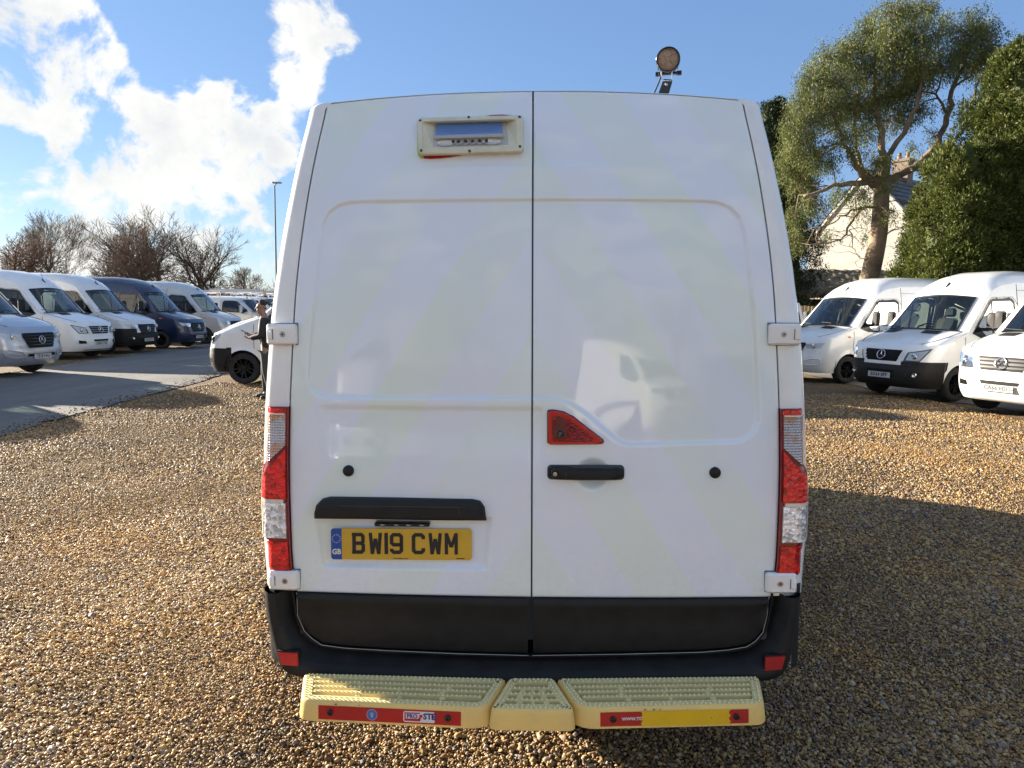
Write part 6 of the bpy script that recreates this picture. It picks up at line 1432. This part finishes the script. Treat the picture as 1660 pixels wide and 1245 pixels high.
def conifer(name, label, px, Y, ztop, prof_, n, mat, seed, lump=.22, L=.115):
    r_ = np.random.default_rng(seed); base = (X_at(px, Y), Y, 0); t = thing(name, label, 'tree', base)
    MB().tube([(0, 0, 0), (0, 0, ztop * .8)], [.22, .05], 8).build('trunk', M_bark, t)
    ph = r_.uniform(0, 6.28, 12)
    def rad_(z, a):
        base_r = np.interp(z, [p[0] for p in prof_], [p[1] for p in prof_])
        l = .9 * np.sin(a * 7 + z * 6.3 + ph[4]) * np.sin(z * 4.1 - a * 2 + ph[5]) + np.sin(a * 5 + z * 2.3 + ph[0]) * .35 + np.sin(a * 9 - z * 3.7 + ph[1]) * .3 + np.sin(a * 3 + z * 5.1 + ph[2]) * .3 + np.sin(a * 14 + z * 7.3 + ph[3]) * .2
        return base_r * (1 + lump * l * np.minimum(1, .4 + .6 * 1.0))
    zz = np.linspace(.1, ztop * .985, 34); aa = np.linspace(0, 2 * math.pi, 41)
    MB().grid([[(rad_(z, a) * .70 * math.cos(a), rad_(z, a) * .70 * math.sin(a), z) for a in aa] for z in zz]).build('inner_foliage', mat, t, True)['kind'] = 'stuff'
    nc_ = int(70 + ztop * 38); zc2 = r_.uniform(.2, ztop * .985, nc_ * 3); pr = np.interp(zc2, [p[0] for p in prof_], [p[1] for p in prof_]); zc2 = zc2[r_.uniform(0, 1, nc_ * 3) < .15 + pr / pr.max()][:nc_]
    ac = r_.uniform(0, 2 * math.pi, len(zc2)); rc_ = rad_(zc2, ac) * r_.uniform(.72, .98, len(zc2)); Rc = np.clip(rad_(zc2, ac) * r_.uniform(.16, .34, len(zc2)) + .06, .10, .55)
    ci = r_.integers(0, len(zc2), n); vv = r_.normal(0, 1, (n, 3)) + np.stack([np.cos(ac[ci]), np.sin(ac[ci]), np.full(n, .55)], 1) * 1.1; vv /= np.linalg.norm(vv, axis=1, keepdims=True)
    c = np.stack([rc_[ci] * np.cos(ac[ci]), rc_[ci] * np.sin(ac[ci]), zc2[ci]], 1) + vv * (Rc[ci] * r_.uniform(.55, 1.08, n))[:, None] * [1, 1, 1.25]
    a = np.arctan2(c[:, 1], c[:, 0]); z = c[:, 2]; vdir = vv
    d0 = vdir * .8 + np.array([0, 0, .5]) + r_.normal(0, .35, (len(z), 3))
    CC = []; DD = []
    for k in range(3):
        d = d0 + r_.normal(0, .38, d0.shape); d /= np.linalg.norm(d, axis=1, keepdims=True); CC.append(c + r_.normal(0, .05, c.shape)); DD.append(d)
    C = np.concatenate(CC); D = np.concatenate(DD); o = blades(C, D, r_.uniform(L * .6, L * 1.4, len(C)), r_.uniform(.013, .026, len(C)), 'crown', mat, t); o['kind'] = 'stuff'
    return t
conifer('conifer', 'dark narrow conifer just right of the near van behind the eucalyptus', 1238, 31, Z_at(1236, 158, 31), [(0, 1.7), (3, 2.0), (7, 1.7), (10, 1.0), (11.2, .35), (12.4, .03)], 26000, M_dkc, 2, .30)
conifer('conifer', 'lower broad green conifer right of the house', 1545, 21, Z_at(1545, 232, 21), [(0, 1.3), (2.0, 1.55), (4.5, 1.35), (6.4, .85), (7.4, .35), (8, .05)], 46000, M_ley, 3, .16)
conifer('conifer', 'tall green conifer rising to the right edge of the photo', 1640, 21.8, Z_at(1650, 62, 21.8), [(0, 2.2), (3, 2.35), (6, 1.9), (8.5, 1.35), (10.4, .75), (11.3, .1)], 60000, M_ley, 4, .16)
conifer('conifer', 'green conifer cut off by the right edge of the photo', 1745, 20.5, 13.0, [(0, 2.2), (4, 2.4), (8, 1.8), (11, 1.0), (13, .1)], 26000, M_ley, 6, .16)
# unseen trees added behind the camera for the doors to reflect
for k, (x, y, src) in enumerate(((-22, -46, 'a'), (-6, -50, 'b'), (12, -47, 'c'), (27, -44, 'd'))):
    srcs = [o for o in bpy.data.objects if o.name.startswith('bare_tree') and o.parent is None and o.get('group') == 'bare trees across the road']
    c = copy_tree(srcs[(k * 2 + 1) % 8]); c.location = (x, y, 0); c.rotation_euler = (0, 0, k * 1.3); c.scale = (1.2, 1.2, 1.1)
    tag(c, 'bare tree added behind the photographer for reflections, ' + ('leftmost', 'second from left', 'third from left', 'rightmost')[k], 'tree', 'bare trees added behind the photographer for reflections')

# ------------------------------------------------------------------ the man with the phone
def skin(name, chains, mat, parent, sub=2, root=0):
    V = []; E_ = []; R_ = []; ids = {}
    for ch in chains:
        prev = None
        for item in ch:
            if isinstance(item, str): prev = ids[item]; continue
            nm, p, r = item if isinstance(item[0], str) else (None, item[0], item[1])
            V.append(p); R_.append(r if isinstance(r, tuple) else (r, r)); i = len(V) - 1
            if nm: ids[nm] = i
            if prev is not None: E_.append((prev, i))
            prev = i
    me = bpy.data.meshes.new(name); me.from_pydata(V, E_, []); o = link(bpy.data.objects.new(name, me), parent)
    md = o.modifiers.new('skin', 'SKIN'); md.use_smooth_shade = True
    for i, sv in enumerate(me.skin_vertices[0].data): sv.radius = R_[i]; sv.use_root = (i == root)
    me.materials.append(mat); o.modifiers.new('sub', 'SUBSURF').levels = sub; o.modifiers['sub'].render_levels = sub
    return o
man = thing('person', 'bearded man in black jacket looking down at a phone beside the near van', 'person', (-4.92, 10.42, 0), rad(188))
M_skin = noisy('skin', (.30, .165, .115), (.25, .135, .095), 20, .5); M_hair = noisy('dark_hair', (.025, .017, .012), (.05, .035, .022), 60, .8, .6, 200)
M_jkt = noisy('black_jacket', (.012, .012, .014), (.022, .022, .024), 20, .75, .3, 60); M_hood = noisy('grey_hoodie', (.36, .35, .34), (.28, .27, .27), 20, .9, .3, 60); M_trs = noisy('dark_trousers', (.035, .04, .04), (.06, .065, .06), 20, .85, .3, 60); M_shoe = principled('black_shoes', (.012, .012, .014), .5)
def arm(s, el, wr, dx=0):
    sh = (.0, s * .17, 1.44); w = Vector(wr); hd = Vector((1, -s * .45, .12)).normalized(); sd = Vector((0, 1, 0)); palm = w + hd * .07
    ch = [['chest', (sh, .055), (Vector(sh).lerp(Vector(el), .5)[:], .048), (el, .042), (Vector(el).lerp(w, .5)[:], .038), ('wr%d' % s, tuple(w), (.026, .020)), ('pm%d' % s, tuple(palm), (.034, .018))]]
    for k, (o_, l) in enumerate(((-.028, .060), (-.009, .072), (.010, .068), (.027, .052))):
        b = palm + Vector((.012, o_, .004)); ch.append(['pm%d' % s, (tuple(b), .009), (tuple(b + hd * l * .5 + Vector((0, 0, .012))), .0085), (tuple(b + hd * l * .8 + Vector((0, 0, .028))), .007)])
    ch.append(['wr%d' % s, (tuple(w + hd * .03 + Vector((0, -s * .026, .018))), .011), (tuple(w + hd * .06 + Vector((0, -s * .030, .040))), .009), (tuple(w + hd * .085 + Vector((0, -s * .012, .050))), .008)])
    return ch
leg = lambda s, fx: [['pelvis', ((.0 + fx * .2, s * .095, .88), .085), ((fx * .5 + .02, s * .10, .50), .058), ((fx * .8 - .01, s * .10, .30), .052), ('an%d' % s, (fx - .02, s * .10, .085), .036), ((fx + .06, s * .11, .04), (.036, .028)), ((fx + .15, s * .12, .03), (.036, .02))]]
body_ch = [[('pelvis', (0, 0, .98), (.10, .085)), ('waist', (.0, 0, 1.12), (.095, .075)), ('chest', (-.01, 0, 1.33), (.115, .085)), ('neckb', (0, 0, 1.49), (.065, .065)), ((.035, 0, 1.56), .056), ('jaw', (.075, 0, 1.625), (.066, .068)), ('skull', (.065, 0, 1.715), (.078, .092)), ((.045, 0, 1.765), (.06, .072))],
           ['jaw', ((.142, 0, 1.600), (.026, .022))], ['skull', ((.150, 0, 1.668), (.014, .018)), ((.176, 0, 1.645), (.010, .010))], ['skull', ((.05, .088, 1.675), (.010, .016)), ((.035, .098, 1.685), (.006, .014))], ['skull', ((.05, -.088, 1.675), (.010, .016)), ((.035, -.098, 1.685), (.006, .014))]]
EL_R, WR_R, EL_L, WR_L = (.03, -.25, 1.17), (.27, -.13, 1.16), (.02, .25, 1.17), (.24, .12, 1.12)
skin('body', body_ch + arm(-1, EL_R, WR_R) + arm(1, EL_L, WR_L) + leg(-1, .06) + leg(1, -.08), M_skin, man)
def slv(s, el, wr, r): e = Vector(el); w = Vector(wr); w2 = e.lerp(w, .93); return ['c', ((0, s * .17, 1.435), r + .012), (tuple(Vector((0, s * .17, 1.44)).lerp(e, .5)), r), (tuple(e), r - .004), (tuple(e.lerp(w, .5)), r - .012), (tuple(w2), r - .018)]
skin('jacket', [[('h', (-.035, 0, .84), (.165, .115)), ((-.03, 0, 1.0), (.165, .12)), ('c', (-.03, 0, 1.33), (.175, .12)), ((-.03, 0, 1.47), (.10, .085))], slv(-1, EL_R, WR_R, .068), slv(1, EL_L, WR_L, .068)], M_jkt, man)
skin('hoodie', [[((.045, 0, .98), (.10, .078)), ((.05, 0, 1.15), (.10, .080)), ((.055, 0, 1.33), (.10, .080)), ((.035, 0, 1.47), (.07, .07)), ((.0, 0, 1.53), (.075, .078))]], M_hood, man)
skin('trousers', [[('p', (0, 0, .98), (.145, .115)), ((0, 0, .90), (.15, .115))]] + [['p', ((.0 + fx * .2, s * .095, .84), .098), ((fx * .5 + .02, s * .10, .50), .078), ((fx * .8 - .01, s * .10, .28), .068), ((fx - .02, s * .10, .11), .060)] for s, fx in ((-1, .06), (1, -.08))], M_trs, man)
for s, fx in ((-1, .06), (1, -.08)): skin('shoe', [[((fx - .04, s * .10, .055), (.042, .048)), ((fx + .05, s * .11, .05), (.045, .042)), ((fx + .17, s * .12, .035), (.042, .030))]], M_shoe, man)
skin('hair', [[((.015, 0, 1.70), (.092, .088)), ((.030, 0, 1.77), (.088, .078)), ((.10, 0, 1.815), (.058, .038))], ], M_hair, man)
skin('beard', [[((.070, .0, 1.600), (.078, .064)), ((.135, 0, 1.592), (.040, .036))]], M_hair, man)
for s in (-1, 1): MB().lathe([(.0001, 0), (.011, .004), (.011, .010), (.0001, .014)], 8, 'X', (.128, s * .032, 1.677)).build('eye', principled('eye', (.05, .04, .04), .2), man)
ph_ = MB().box((0, 0, 0), (.150, .075, .009), .004, Matrix.Rotation(rad(-28), 3, 'Y')); ph_.map(lambda v: v + Vector((.385, -.06, 1.225))); o = ph_.build('phone', M_blackg); o.location = (0, 0, 0)
o.data.transform(Matrix.Translation(man.location) @ Matrix.Rotation(rad(186), 4, 'Z')); tag(o, 'black mobile phone held in the hands of the man in the black jacket', 'phone')
